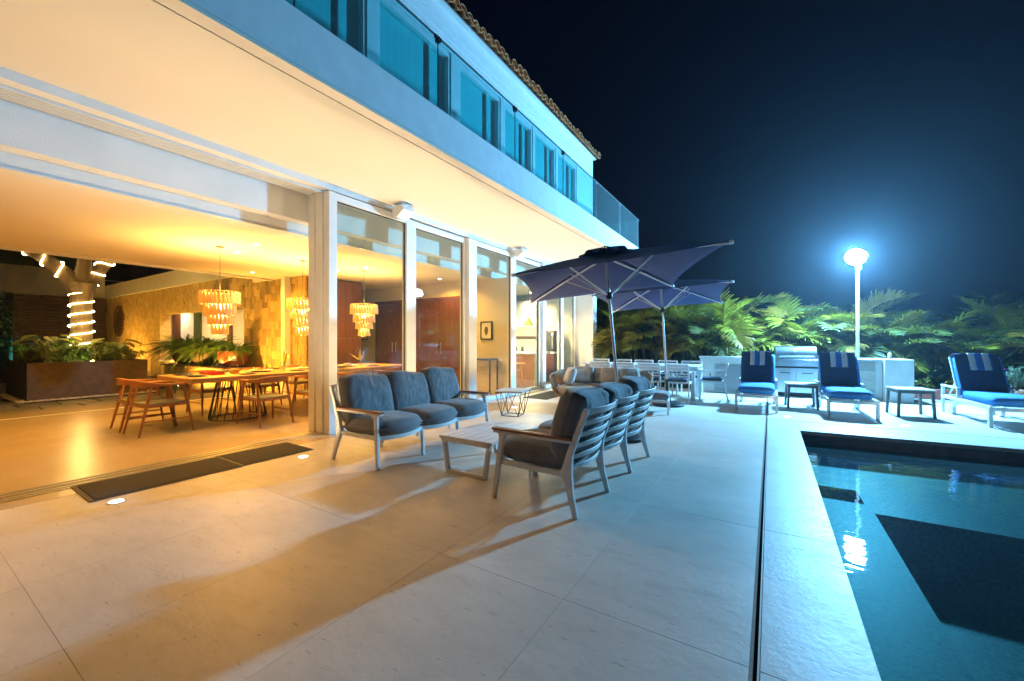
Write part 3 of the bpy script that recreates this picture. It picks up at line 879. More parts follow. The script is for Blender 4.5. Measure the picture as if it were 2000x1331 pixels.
def rim(nu, nv):
    w_ = nu + 1
    return [i for i in range(nu)] + [j * w_ + nu for j in range(nv)] + [nv * w_ + nu - i for i in range(nu)] + [(nv - j) * w_ for j in range(nv)]

def weld(o, dist=.0008):
    bm = bmesh.new(); bm.from_mesh(o.data); bmesh.ops.remove_doubles(bm, verts=bm.verts, dist=dist); bm.to_mesh(o.data); bm.free()
    o.data.polygons.foreach_set('use_smooth', [True] * len(o.data.polygons)); return o

# ================================================================== LOUNGE SOFAS
# local frame: x along the seat row (0..L), +y is the front, rear feet on y=0
def make_sofa(label, seed):
    S = .62; L = 3 * S
    t = thing('outdoor_sofa', label, 'sofa', (0, 0, 0), 0, 'pair of three seat outdoor sofas')
    for i in range(4):
        x = i * S
        end = i in (0, 3)
        lean = -.03 if i == 0 else (.03 if i == 3 else 0)
        # rear upright + leg, one bent flat bar
        MB().bar([(x + lean, .0, 0), (x + lean * .5, .05, .17), (x, .085, .32), (x, .06, .45), (x, -.02, .66), (x, -.075, .80)],
                 [.030, .034, .036, .034, .03, .026], [.038, .05, .085, .05, .042, .036], (0, 1, .12)).build('back_leg', M_aluw, t, .004)
        fl = MB()
        if end:
            fl.bar([(x + lean, .735, 0), (x + lean * .4, .70, .30), (x, .675, .50), (x, .665, .545)], [.032, .034, .034, .034], [.036, .044, .046, .10], (0, 1, .1))
        else:
            fl.bar([(x, .72, 0), (x, .70, .29)], .030, .036, (0, 1, .1))
        fl.build('front_leg', M_aluw, t, .004)
        MB().bar([(x, .70, .305), (x, .40, .30), (x, .09, .30)], .03, .042).build('side_rail', M_aluw, t, .004)
        if end:
            MB().bar([(x, .755, .548), (x, .40, .545), (x, .02, .545)], .045, .022).build('arm_rail', M_aluw, t, .004)
            MB().bar([(x, .765, .570), (x, .40, .567), (x, .035, .565)], [.058, .052, .046], .022).build('armrest', M_teak, t, .006)
    for s in range(3):
        x0, x1 = s * S, (s + 1) * S; xm = (x0 + x1) / 2
        def arc(y, z, bul, n=9, ins=.012):
            return [(x0 + ins + (S - 2 * ins) * k / (n - 1), y + bul * (1 - (2 * k / (n - 1) - 1) ** 2), z) for k in range(n)]
        MB().bar(arc(.69, .30, .075), .026, .045).build('front_rail', M_aluw, t, .004)
        MB().bar(arc(.66, .345, .075), .012, .012).build('front_wire', M_aluw, t)
        for k in range(6):
            f = k / 5
            z = .345 + .435 * f
            y = .078 - .15 * f ** 1.2
            MB().bar(arc(y, z, -.055), .012, .040 if k < 5 else .05, (0, -.25, 1)).build('back_slat', M_aluw, t, .003)
        for k in range(4):
            MB().bar([(x0 + .01, .18 + k * .14, .295), (xm, .18 + k * .14, .285), (x1 - .01, .18 + k * .14, .295)], .05, .010).build('seat_slat', M_aluw, t)
        m = cushion(S - .012, .66, .19, seed + s, .42, .003, crown=1.15)
        def shape(p, s=s):
            x, y, z = p
            y2 = y + (.07 * (1 - (2 * x / S) ** 2) if y > 0 else 0) * max(0, min(1, y / .3))
            return (x + xm, y2 + .41, z + .395 - .03 * (y < 0) * (-y / .33))
        m.v = [shape(p) for p in m.v]
        pp = [m.v[i] for i in rim(26, 22)]
        c_ = weld(m.build('seat_cushion', M_grey, t, angle=80))
        MB().tube(pp, .0045, 5, closed=True).build('piping', M_grey, c_)
        m = cushion(S + .03, .54, .24, seed + 5 + s, .5, .006, 48, 40, crown=1.15, pw=4.2, fine=True)
        ph_ = R(104 + random.uniform(-3, 3)); rz = random.uniform(-.05, .05)
        Mx = Matrix.Translation((xm + random.uniform(-.01, .01), .118, .645 + random.uniform(-.012, .012))) @ Matrix.Rotation(ph_, 4, 'X') @ Matrix.Rotation(rz, 4, 'Z')
        def slump(p):
            v = Vector(p)
            top = max(0, v.y / .25)
            v.z += .03 * top * top * math.cos(v.x * 9 + seed)            # softened, creased upper edge
            v.y += -.015 * top * math.cos(v.x * 7 + seed * 2)
            return Mx @ v
        m.v = [tuple(slump(p)) for p in m.v]
        pp = [m.v[i] for i in rim(48, 40)]
        c_ = weld(m.build('back_cushion', M_grey, t, angle=80))
        MB().tube(pp, .0045, 5, closed=True).build('piping', M_grey, c_)
    return t
s1 = make_sofa('grey cushioned sofa with its back to the glass doors', 1)
s1.location = (-4.06, 4.64, 0); s1.rotation_euler = (0, 0, R(-90))
s2 = make_sofa('grey cushioned sofa seen from behind its white slatted back', 9)
s2.location = (-1.20, 2.80, 0); s2.rotation_euler = (0, 0, R(88.5))

# ------------------------------------------------------------------ slatted coffee table
t = thing('coffee_table', 'low white slatted coffee table between the two grey sofas', 'coffee table', (-2.48, 3.52, 0))
for k in range(6):
    bx('slat', M_aluw, t, -.32 + k * .108, -.32 + k * .108 + .1, -.45, .45, .335, .36, .004)
for y in (-.42, .42):
    bx('apron', M_aluw, t, -.30, .30, y - .02, y + .02, .300, .3345, .003)
    for x in (-.27, .27):
        MB().bar([(x, y, .30), (x * .82, y, .0)], .045, .035, (1, 0, .1)).build('leg', M_aluw, t, .003)
    MB().bar([(-.225, y, .018), (.225, y, .018)], .045, .034).build('foot_rail', M_aluw, t, .003)
# ------------------------------------------------------------------ wire side table
t = thing('side_table', 'square side table on a black wire frame near the glass doors', 'side table', (-3.80, 6.05, 0), R(12))
MB().box(-.25, .25, -.25, .25, .425, .445).build('top', M_concrete, t, .003)
a_, b_ = .235, .15
tp = [(-a_, -a_), (a_, -a_), (a_, a_), (-a_, a_)]; bt = [(-b_, -b_), (b_, -b_), (b_, b_), (-b_, b_)]
for k in range(4):
    q = (k + 1) % 4
    MB().tube([(*tp[k], .418), (*tp[q], .418)], .006, 6).build('top_rod', M_dark, t)
    MB().tube([(*bt[k], .007), (*bt[q], .007)], .006, 6).build('base_rod', M_dark, t)
    MB().tube([(*tp[k], .418), (*bt[k], .007)], .006, 6).build('leg', M_dark, t)
    mid = ((tp[k][0] + tp[q][0]) / 2, (tp[k][1] + tp[q][1]) / 2, .418)
    MB().tube([mid, (*bt[k], .007)], .005, 6).build('strut', M_dark, t)
    MB().tube([mid, (*bt[q], .007)], .005, 6).build('strut', M_dark, t)

# ------------------------------------------------------------------ door mats
for (y0, y1, lb) in ((.97, 2.08, 'black ribbed door mat, the half nearer the viewer'), (2.085, 2.87, 'black ribbed door mat, the half nearer the white jamb')):
    t = thing('door_mat', lb, 'door mat', (-4.91, (y0 + y1) / 2, 0), R(-1), 'door mats at the open doorway')
    d = (y1 - y0) / 2
    MB().box(-.31, .31, -d, d, .0015, .008).build('edging', M_matedge, t, .003)
    MB().box(-.285, .285, -d + .035, d - .012, .008, .014).build('pile', M_mat, t, .003)
t = thing('door_mat', 'grey mat on the terrace before the middle glass doors', 'door mat', (-4.45, 8.7, 0), 0)
MB().box(-.3, .3, -.7, .7, .0015, .012).build('pile', M_mat, t, .003)

# ------------------------------------------------------------------ rope daybed with pillows
DB = thing('rope_daybed', 'woven rope daybed with taupe mattress in front of the patio dining set', 'daybed', (-2.80, 7.66, 0), R(9))
m = MB()
def ov(a, r=1.0):      # rounded rectangle outline
    c, s_ = math.cos(a), math.sin(a)
    return (math.copysign(abs(c) ** .55, c) * .84 * r, math.copysign(abs(s_) ** .55, s_) * .55 * r)
n = 48
pts = [ov(2 * math.pi * i / n) for i in range(n)]
fr = MB(); fr.tube([(x, y, .25) for x, y in pts], .022, 8, closed=True); fr.build('base_frame', M_rope, DB)
mt = MB(); prof = [(.93, .265), (.985, .29), (1.0, .34), (.985, .39), (.93, .405)]
vs = []
for k, z in prof: vs += [(x * k, y * k, z) for x, y in pts]
fs = [(j * n + i, j * n + (i + 1) % n, (j + 1) * n + (i + 1) % n, (j + 1) * n + i) for j in range(4) for i in range(n)]
fs += [tuple(range(n - 1, -1, -1)), tuple(4 * n + i for i in range(n))]
mt.add(vs, fs); mt.build('mattress', M_taupe, DB, angle=60)
# wrapped back: from the left front round the rear to the right front
ang = [R(222) - R(240) * k / 44 for k in range(45)]
hgt = lambda k: .40 + .30 * (math.sin(math.pi * min(1, max(0, (k / 44 - .02) / .96))) ** .35 if 0 < k < 44 else 0)
top = []; bot = []
for k, a in enumerate(ang):
    x, y = ov(a, 1.0); x2, y2 = ov(a, 1.13)
    top.append((x2, y2, hgt(k))); bot.append((x, y, .26))
MB().tube(top, .017, 8).build('top_rail', M_rope, DB)
wv = MB()
for k in range(0, 44):
    for q in (0, 1):
        kk = min(44, k + 2) if q == 0 else max(0, k - 2)
        p0, p1 = Vector(bot[k]), Vector(top[kk])
        o = Vector((0, 0, 0))
        wv.tube([p0, p0.lerp(p1, .5) + Vector((p0.x, p0.y, 0)).normalized() * .02 * (1 if q else -1), p1], .014, 5, caps=False)
wv.build('rope_weave', M_rope, DB)
for x, y, sx, sy in ((-.68, -.40, -1, -1), (.68, -.40, 1, -1), (-.68, .40, -1, 1), (.68, .40, 1, 1)):
    MB().tube([(x, y, .25), (x + sx * .06, y + sy * .04, 0)], [.016, .010], 8).build('leg', M_aluw, DB)
DBM = Matrix.Translation(DB.location) @ Matrix.Rotation(R(9), 4, 'Z')
def pillow(label, m_, x, y, w, h, tilt, rz, seed, th=.17):
    t = cushion(w, h, th, seed, .6, .006, 20, 18)
    o = t.build('pillow', m_, None, angle=80); weld(o)
    o.matrix_world = DBM @ Matrix.Translation((x, y, .40 + h / 2 * math.sin(tilt) + .02)) @ Matrix.Rotation(rz, 4, 'Z') @ Matrix.Rotation(tilt, 4, 'X')
    tag(o, label, 'pillow', 'pillows on the rope daybed')
pillow('pale blue white pillow at the left arm of the rope daybed', M_pilloww, -.62, .05, .38, .36, R(70), R(-62), 21)
pillow('grey striped pillow second from the left on the rope daybed', M_stripe, -.40, .34, .42, .36, R(72), R(-14), 22)
pillow('plain taupe pillow behind the ribbed one on the rope daybed', M_taupe, -.10, .42, .36, .34, R(76), 0, 23)
pillow('beige ribbed pillow in the middle of the rope daybed', M_ribbed, .14, .33, .40, .36, R(72), R(4), 24)
pillow('pale pillow just right of the umbrella pole on the rope daybed', M_pilloww, .42, .40, .34, .34, R(75), R(10), 25)
pillow('plain taupe pillow at the right of the rope daybed', M_taupe, .54, .20, .38, .36, R(74), R(30), 26)
OT = thing('ottoman', 'low grey cushioned ottoman with white legs beside the rope daybed', 'ottoman', (-1.80, 7.72, 0), R(9))
m = cushion(.56, .56, .14, 33, .3, .002, 14, 14); m.v = [(x, y, z + .31) for x, y, z in m.v]
weld(m.build('cushion', M_grey, OT, angle=80))
for a in ((-.26, .26, -.26, -.23), (-.26, .26, .23, .26), (-.26, -.23, -.229, .229), (.23, .26, -.229, .229)): bx('rail', M_aluw, OT, a[0], a[1], a[2], a[3], .205, .245)
for x in (-.24, .24):
    for y in (-.24, .24): MB().bar([(x, y, .205), (x * 1.05, y * 1.05, 0)], .03, .03, (0, 1, 0)).build('leg', M_aluw, OT)

# ------------------------------------------------------------------ umbrellas
def make_umbrella(label, base, lean_dir, lean, corner0, dz=(0, 0, 0, 0)):
    """square canopy of 2.3 m, corners at corner0 + 90 deg steps; the pole leans by 'lean' toward lean_dir"""
    t = thing('patio_umbrella', label, 'umbrella', base, 0, 'navy patio umbrellas')
    MB().lathe([(.30, 0), (.30, .035), (.27, .06), (.06, .07), (.045, .22), (.03, .24)], 32).build('base', M_dark, t)
    up = thing('shaft', None, None); up.parent = t
    ax = Vector((-math.sin(lean_dir), math.cos(lean_dir), 0))
    up.rotation_euler = Matrix.Rotation(lean, 3, ax).to_euler()
    MB().tube([(0, 0, .06), (0, 0, 2.56)], .020, 14).build('pole', M_pole, up)
    MB().tube([(0, 0, .06), (0, 0, .52)], .028, 14).build('lower_sleeve', M_dark, up)
    MB().lathe([(.03, 1.88), (.045, 1.90), (.045, 1.96), (.03, 1.98)], 14).build('slider', M_dark, up)
    MB().lathe([(.05, 2.47), (.05, 2.53), (.02, 2.60), (.008, 2.64)], 14).build('finial', M_dark, up)
    RC, ZC, ZT = 1.67, 2.16, 2.54
    cs = [(RC * math.cos(corner0 + k * math.pi / 2), RC * math.sin(corner0 + k * math.pi / 2), ZC + dz[k]) for k in range(4)]
    can = MB(); nu, nv = 14, 12
    for k in range(4):
        A, B = Vector(cs[k]), Vector(cs[(k + 1) % 4]); T = Vector((0, 0, ZT))
        def fn(u, v, A=A, B=B):
            e = A.lerp(B, u); mid = (A + B) / 2
            s4 = 4 * u * (1 - u)
            e = e - Vector((mid.x, mid.y, 0)) * .085 * s4          # cloth edge pulled in between the corners
            p = T.lerp(e, v)
            p.z -= .035 * s4 * math.sin(math.pi * v) - .02 * math.sin(math.pi * v) * (1 - s4)
            p.z += .003 * noise.noise(Vector((p.x * 6, p.y * 6, k)))
            return tuple(p)
        can.grid(fn, nu, nv)
    c = can.build('canopy', M_navy, up, angle=80)
    sol = c.modifiers.new('thick', 'SOLIDIFY'); sol.thickness = .004
    # ruffled vent cap
    vt = MB()
    vt.grid(lambda u, v: ((.03 + .34 * v) * math.cos(2*math.pi*u), (.03 + .34 * v) * math.sin(2*math.pi*u), ZT + .085 - .13 * v + .036 * v * math.sin(u * 2 * math.pi * 9)), 66, 4)
    vt.build('vent_cap', M_navy, up, angle=80)
    for k in range(4):
        A = Vector(cs[k]); T = Vector((0, 0, 2.50))
        off = Vector((0, 0, -.022))
        MB().bar([T + off, T.lerp(A, .5) + off + Vector((0, 0, .01)), A + off], .022, .018).build('rib', M_aluw, up)
        MB().bar([(0, 0, 1.93), tuple(T.lerp(A, .46) + Vector((0, 0, -.03)))], .018, .016).build('strut', M_aluw, up)
        MB().ctr(tuple(A + Vector((0, 0, -.012))), (.04, .04, .035)).build('corner_cap', M_aluw, up)
    for k in range(4):
        mid = (Vector(cs[k]) + Vector(cs[(k + 1) % 4])) / 2 * .9
        mid.z = ZC - .01
        T = Vector((0, 0, 2.48))
        if k % 2 == 0:
            MB().bar([(0, 0, 1.93), tuple(T.lerp(mid, .5))], .014, .012).build('strut', M_aluw, up)
    return t
make_umbrella('near navy square umbrella leaning behind the slatted sofa', (-1.675, 5.41, 0), R(155), R(7.0), R(-19.7), (.02, .08, 0, -.11))
make_umbrella('far navy square umbrella over the patio dining set', (-1.74, 8.62, 0), R(140), R(5.0), R(-36))
# ================================================================== SUN LOUNGERS
# local: foot end at y=0, head at +y
def make_lounger():
    W, Ls = .64, 1.22; hw = W / 2
    t = thing('sun_lounger', 'x', 'sun lounger', (0, 0, 0), 0, 'sun loungers behind the pool')
    for s_ in (-1, 1):
        MB().bar([(s_ * hw, .0, .29), (s_ * hw, 1.62, .29)], .035, .055).build('side_rail', M_aluw, t, .004)
        MB().bar([(s_ * hw, .02, .0), (s_ * hw, .02, .30)], .045, .05, (0, 1, 0)).build('leg', M_aluw, t, .005)
        MB().bar([(s_ * hw, 1.58, .0), (s_ * hw, 1.58, .48)], .04, .045, (0, 1, 0)).build('leg', M_aluw, t, .005)
        MB().bar([(s_ * hw, 1.62, .485), (s_ * hw, 1.0, .485)], .045, .03).build('armrest', M_aluw, t, .004)
        MB().bar([(s_ * hw, 1.02, .30), (s_ * hw, 1.02, .48)], .035, .03, (0, 1, 0)).build('arm_post', M_aluw, t, .004)
        wh = MB(); wh.tube([(s_ * (hw - .05), 1.30, .085), (s_ * (hw + .0), 1.30, .085)], .085, 18); wh.build('wheel', M_aluw, t)
        MB().bar([(s_ * (hw - .03), 1.02, .30), (s_ * (hw - .03), 1.30, .10)], .025, .03, (0, 1, .4)).build('wheel_stay', M_aluw, t)
    MB().bar([(-hw, .02, .275), (hw, .02, .275)], .05, .05).build('front_rail', M_aluw, t, .004)
    MB().bar([(-hw, 1.58, .30), (hw, 1.58, .30)], .035, .04).build('rear_rail', M_aluw, t, .004)
    for k in range(6):
        MB().box(-hw + .02, hw - .02, .12 + k * .17, .12 + k * .17 + .06, .308, .318).build('slat', M_aluw, t)
    # raised back: frame, hinged at y=1.08
    th = R(63); by, bz = 1.08, .36
    c_, s2_ = math.cos(th), math.sin(th)
    def bp(x, l, o=0): return (x, by + l * c_ - o * s2_, bz + l * s2_ + o * c_)
    for s_ in (-1, 1):
        MB().bar([bp(s_ * (hw - .03), -.02), bp(s_ * (hw - .03), .72)], .03, .03, (0, 1, -.5)).build('back_rail', M_aluw, t, .003)
        MB().bar([bp(s_ * (hw - .06), .30), (s_ * (hw - .06), 1.52, .32)], .018, .018, (1, 0, 0)).build('back_stay', M_aluw, t)
    for k in range(5):
        MB().bar([bp(-hw + .04, .06 + k * .155), bp(hw - .04, .06 + k * .155)], .012, .05, (0, c_, s2_)).build('back_slat', M_aluw, t)
    m = cushion(W - .03, 1.10, .15, 3, .25, .002, 22, 26); 
    m.v = [(x, y + .56, z + .385) for x, y, z in m.v]
    weld(m.build('seat_cushion', M_blue, t, angle=80))
    m = cushion(W - .03, .70, .14, 4, .25, .002, 22, 22)
    m.v = [bp(x, y + .35, z + .09) for x, y, z in m.v]
    weld(m.build('back_cushion', M_blue, t, angle=80))
    # navy towel cover over the back and a striped towel over the top edge
    def strap(x0, x1, la, lb, o, name, m_, back=.16):
        g_ = MB(); P = [bp(0, lb + (la - lb) * i / 10, o + .004 * math.sin(i * 1.9)) for i in range(11)]
        P += [bp(0, la + .012, o - .03), bp(0, la + .018, .09), bp(0, la + .012, -.01), bp(0, la - back, -.02)]
        def fn(u, v):
            f = v * (len(P) - 1); i = min(int(f), len(P) - 2); q = Vector(P[i]).lerp(Vector(P[i + 1]), f - i)
            return (x0 + (x1 - x0) * u, q.y + .002 * math.sin(u * 9 + v * 5), q.z)
        g_.grid(fn, 6, 28); o_ = g_.build(name, m_, t, angle=80)
        s_ = o_.modifiers.new('thick', 'SOLIDIFY'); s_.thickness = .006
        return o_
    strap(-hw + .022, hw - .075, .715, .03, .172, 'back_cover', M_towelg)
    return t, bp
lg, bp_ = make_lounger()
def place_lounger(o, x, y, rz):
    o.location = (x, y, 0); o.rotation_euler = (0, 0, rz)
lg['label'] = 'blue sun lounger on the left, in front of the louvered cabinet'
place_lounger(lg, -.225, 8.72, R(0))
lg2 = dup(lg, (1.155, 8.76, 0), R(2.5), 'blue sun lounger in the middle, right of the grill')
lg3 = dup(lg, (3.10, 9.0, 0), R(4), 'blue sun lounger on the right, cut by the picture edge')
th = R(63)
def make_towel():
    t = thing('striped_towel', 'x', 'towel', (0, 0, 0), 0, 'striped towels over the lounger backs')
    P = [bp_(0, .40 + .315 * i / 9, .183 + .003 * math.sin(i * 1.7)) for i in range(10)] + [bp_(0, .728, .155), bp_(0, .736, .09), bp_(0, .728, -.03), bp_(0, .50, -.035)]
    edges = [-.135, -.055, .035, .12, .135]
    for k in range(4):
        g_ = MB()
        def fn(u, v, k=k):
            f = v * (len(P) - 1); i = min(int(f), len(P) - 2); q = Vector(P[i]).lerp(Vector(P[i + 1]), f - i)
            x = edges[k] + (edges[k + 1] - edges[k]) * u
            return (x + .006 * math.sin(v * 4), q.y - .002 * math.sin(x * 40), q.z)
        g_.grid(fn, 4, 26)
        o_ = g_.build('stripe', (M_towelw, M_towelb, M_towelw, M_towelb)[k], t, angle=80)
        s_ = o_.modifiers.new('thick', 'SOLIDIFY'); s_.thickness = .007; s_.offset = -1
    return t
tw = make_towel()
tw['label'] = 'blue and white striped towel on the left sun lounger'
tw.location = lg.location; tw.rotation_euler = lg.rotation_euler
for L_, lb in ((lg2, 'blue and white striped towel on the middle sun lounger'), (lg3, 'blue and white striped towel on the right sun lounger')):
    dup(tw, L_.location, L_.rotation_euler.z, lb)
# ------------------------------------------------------------------ small grey side tables
st = thing('patio_side_table', 'low grey side table between the left and middle sun loungers', 'side table', (.50, 9.72, 0), R(4), 'grey side tables by the loungers')
MB().box(-.25, .25, -.25, .25, .455, .475).build('top', M_concrete, st, .004)
mg = mat('grey brown powder coat', (.13, .12, .115), .5)
for k, (x0, x1, y0, y1) in enumerate(((-.235, .235, -.235, -.215), (-.235, .235, .215, .235), (-.235, -.215, -.214, .214), (.215, .235, -.214, .214))):
    bx('apron', mg, st, x0, x1, y0, y1, .405, .4545)
for x in (-.22, .22):
    for y in (-.22, .22):
        MB().bar([(x * .98, y * .98, .404), (x * 1.06, y * 1.06, 0)], .038, .038, (0, 1, 0)).build('leg', mg, st, .003)
dup(st, (2.04, 9.68, 0), R(8), 'low grey side table between the middle and right sun loungers')

# ================================================================== PATIO DINING SET
PT = thing('patio_dining_table', 'long white patio dining table with white chairs around it', 'dining table', (-2.62, 9.86, 0), R(2))
for k in range(6):
    bx('top_board', M_aluw, PT, -1.3, 1.3, -.46 + k * .155, -.46 + k * .155 + .149, .715, .745, .003)
for y in (-.42, .42):
    bx('apron', M_aluw, PT, -1.22, 1.22, y - .015, y + .015, .65, .7145)
for x in (-1.2, 1.2):
    for y in (-.40, .40):
        MB().box(x - .04, x + .04, y - .035, y + .035, 0, .649).build('leg', M_aluw, PT, .004)
def make_pchair():
    t = thing('patio_chair', 'x', 'chair', (0, 0, 0), 0, 'white patio dining chairs')
    for s_ in (-1, 1):
        MB().bar([(s_ * .24, .25, 0), (s_ * .235, .24, .62)], .026, .03, (0, 1, 0)).build('front_leg', M_aluw, t, .003)
        MB().bar([(s_ * .235, -.30, 0), (s_ * .23, -.22, .42), (s_ * .225, -.24, .60), (s_ * .22, -.29, .80)], .026, .032, (0, 1, .1)).build('back_leg', M_aluw, t, .003)
        MB().bar([(s_ * .235, .26, .63), (s_ * .232, -.24, .63)], .035, .02).build('armrest', M_aluw, t, .003)
        MB().bar([(s_ * .235, .24, .41), (s_ * .23, -.22, .41)], .022, .03).build('seat_rail', M_aluw, t)
    for z, h in ((.785, .045), (.72, .04), (.66, .026), (.605, .026), (.55, .026)):
        y = -.235 - max(0, (z - .6)) * .26
        MB().bar([(-.215, y, z), (0, y - .03, z), (.215, y, z)], .012, h, (0, -.25, 1)).build('back_slat', M_aluw, t, .002)
    for y in (-.2, .23):
        MB().bar([(-.23, y, .41), (.23, y, .41)], .022, .028).build('cross_rail', M_aluw, t)
    MB().box(-.225, .225, -.21, .22, .425, .435).build('seat_panel', M_aluw, t)
    m = cushion(.44, .43, .075, 12, .25, .002, 12, 12); m.v = [(x, y, z + .462) for x, y, z in m.v]
    weld(m.build('seat_cushion', M_bluegrey, t, angle=80))
    return t
M_bluegrey = mat('slate blue seat pad', (.05, .075, .105), .9, bump=.3, bscale=200)
pc = make_pchair()
front = [-1.66, -2.22, -2.78, -3.34]; back = [-1.62, -2.19, -2.75, -3.3, -3.9]
fn_ = ['rightmost white patio chair in the near row, back to the viewer', 'second white patio chair from the right in the near row', 'third white patio chair from the right in the near row, behind the daybed', 'leftmost white patio chair in the near row behind the daybed pillows']
bn_ = ['rightmost white patio chair in the far row, in front of the palms', 'second white patio chair from the right in the far row', 'middle white patio chair in the far row facing the viewer', 'fourth white patio chair from the right in the far row', 'leftmost white patio chair in the far row next to the house']
pc['label'] = fn_[0]; pc.location = (front[0], 9.30, 0); pc.rotation_euler = (0, 0, R(2))
for k in range(1, 4): dup(pc, (front[k], 9.30 + .02 * k, 0), R(random.uniform(-4, 4)), fn_[k])
for k in range(5): dup(pc, (back[k], 10.45 + .02 * (k % 2), 0), R(180 + random.uniform(-4, 4)), bn_[k])
dup(pc, (-1.08, 9.98, 0), R(96), 'white patio chair alone at the right head of the table, by the cabinet')

# ================================================================== OUTDOOR KITCHEN
KT = thing('outdoor_kitchen', 'pale concrete outdoor kitchen counter with louvered and drawer cabinets', 'counter', (-1.52, 11.34, 0), R(4.5))
bx('carcass', M_concrete, KT, 0, 1.58, .03, .66, 0, .86, .006)
bx('worktop', M_concrete, KT, -.02, 1.60, 0, .68, .861, .895, .006)
dr_ = bx('louver_door', M_louver, KT, .33, 1.50, .012, .029, .04, .72, .003)
for k in range(14):
    MB().box(.37, 1.46, -.004, .006, -.006, .036, ).build('louver', M_louver, dr_, loc=(0, .004, .075 + k * .045), rot=(R(-22), 0, 0))
bx('louver_frame', M_concrete, KT, .26, .325, .010, .0295, .04, .77)
MB().tube([(.24, -.01, .42), (.24, -.01, .48)], .014, 8).build('knob', M_dark, KT)
bx('carcass', M_concrete, KT, 2.50, 3.56, .05, .66, 0, .86, .006)
bx('worktop', M_concrete, KT, 2.48, 3.56, 0, .68, .861, .895, .006)
for k in range(4):
    d_ = bx('drawer', M_drawer, KT, 2.60, 3.44, .028, .049, .05 + k * .20, .05 + k * .20 + .19, .003)
    MB().tube([(3.02, .012, .16 + k * .20), (3.02, .027, .16 + k * .20)], .017, 10).build('knob', M_steel2, d_)
bx('end_block', M_concrete, KT, 3.565, 4.03, -.10, .70, 0, .90, .008)
bx('plinth_back', M_concrete, KT, 1.585, 2.475, .60, .66, 0, .86)
# faucet
fc = thing('faucet', 'chrome sink tap with two handles on the counter', 'faucet', KT.matrix_basis @ Vector((.62, .45, .895)))
MB().tube([(0, 0, 0), (0, 0, .16), (0, -.02, .20), (0, -.07, .215), (0, -.11, .19)], .011, 10).build('spout', M_steel, fc)
for s_ in (-1, 1):
    MB().lathe([(.02, 0), (.016, .05), (.004, .055)], 12, (s_ * .1, 0, 0)).build('handle', M_steel, fc)
    MB().bar([(s_ * .1, 0, .055), (s_ * .15, -.01, .062)], .012, .008).build('lever', M_steel, fc)
# bottle and tumbler
q = KT.matrix_basis @ Vector((3.74, .25, .90))
bt_ = thing('bottle', 'small white bottle on the right end of the counter', 'bottle', q)
MB().lathe([(.036, 0), (.036, .10), (.03, .12), (.014, .135), (.014, .15)], 18).build('body', M_white, bt_)
MB().lathe([(.016, .15), (.016, .168)], 14).build('cap', M_blue, bt_)
q = KT.matrix_basis @ Vector((3.88, .25, .90))
gl_ = MB(); gl_.lathe([(.03, 0), (.042, .12), (.039, .12), (.027, .006)], 20)
tag(gl_.build('tumbler', M_glassware, loc=q), 'glass tumbler beside the white bottle on the counter', 'tumbler')

# grill
GR = thing('barbecue_grill', 'stainless steel barbecue grill with closed hood set in the counter', 'grill', KT.matrix_basis @ Vector((1.60, 0, 0)), R(4.5))
GW = .86
bx('cabinet', M_steel, GR, 0.02, GW - .02, .02, .58, .09, .66, .004)
bx('plinth', M_dark, GR, .04, GW - .04, .06, .56, 0, .089)
for k in range(2):
    d_ = bx('door', M_steel, GR, .03 + k * .405, .03 + k * .405 + .395, .0, .0195, .10, .62, .004)
    MB().tube([(.11 + k * .42, -.03, .55), (.31 + k * .42, -.03, .55)], .009, 8).build('handle', M_dark, d_)
bx('control_panel', M_steel, GR, -.01, GW + .01, -.03, .03, .70, .86, .006)
bx('drip_rail', M_dark, GR, -.02, GW + .02, -.05, .02, .662, .699, .004)
for k in range(5):
    MB().tube([(.12 + k * .155, -.065, .78), (.12 + k * .155, -.031, .78)], .026, 14).build('knob', M_steel2, GR)
hdp = [(.02, .90), (.05, 1.00), (.12, 1.12), (.20, 1.165), (.50, 1.165), (.56, 1.10), (.56, .90)]
h_ = MB(); n = len(hdp)
h_.add([(.03, y, z) for y, z in hdp] + [(GW - .03, y, z) for y, z in hdp], [tuple(range(n)), tuple(range(2 * n - 1, n - 1, -1))] + [(i, n + i, n + (i + 1) % n, (i + 1) % n) for i in range(n)])
hood = h_.build('hood', M_steel, GR, .006)
MB().tube([(.10, -.035, .935), (GW - .10, -.035, .935)], .013, 10).build('handle', M_steel2, hood)
MB().tube([(.10, -.035, .935), (.10, .03, .935)], .009, 8).build('handle_post', M_steel2, hood)
MB().tube([(GW - .10, -.035, .935), (GW - .10, .03, .935)], .009, 8).build('handle_post', M_steel2, hood)
MB().lathe([(.035, 0), (.035, .012)], 20).build('thermometer', M_white, hood, loc=(GW / 2 - .02, .055, 1.06), rot=(R(62), 0, 0))
bx('firebox', M_steel, GR, .0, GW, .032, .58, .665, .899, .004)

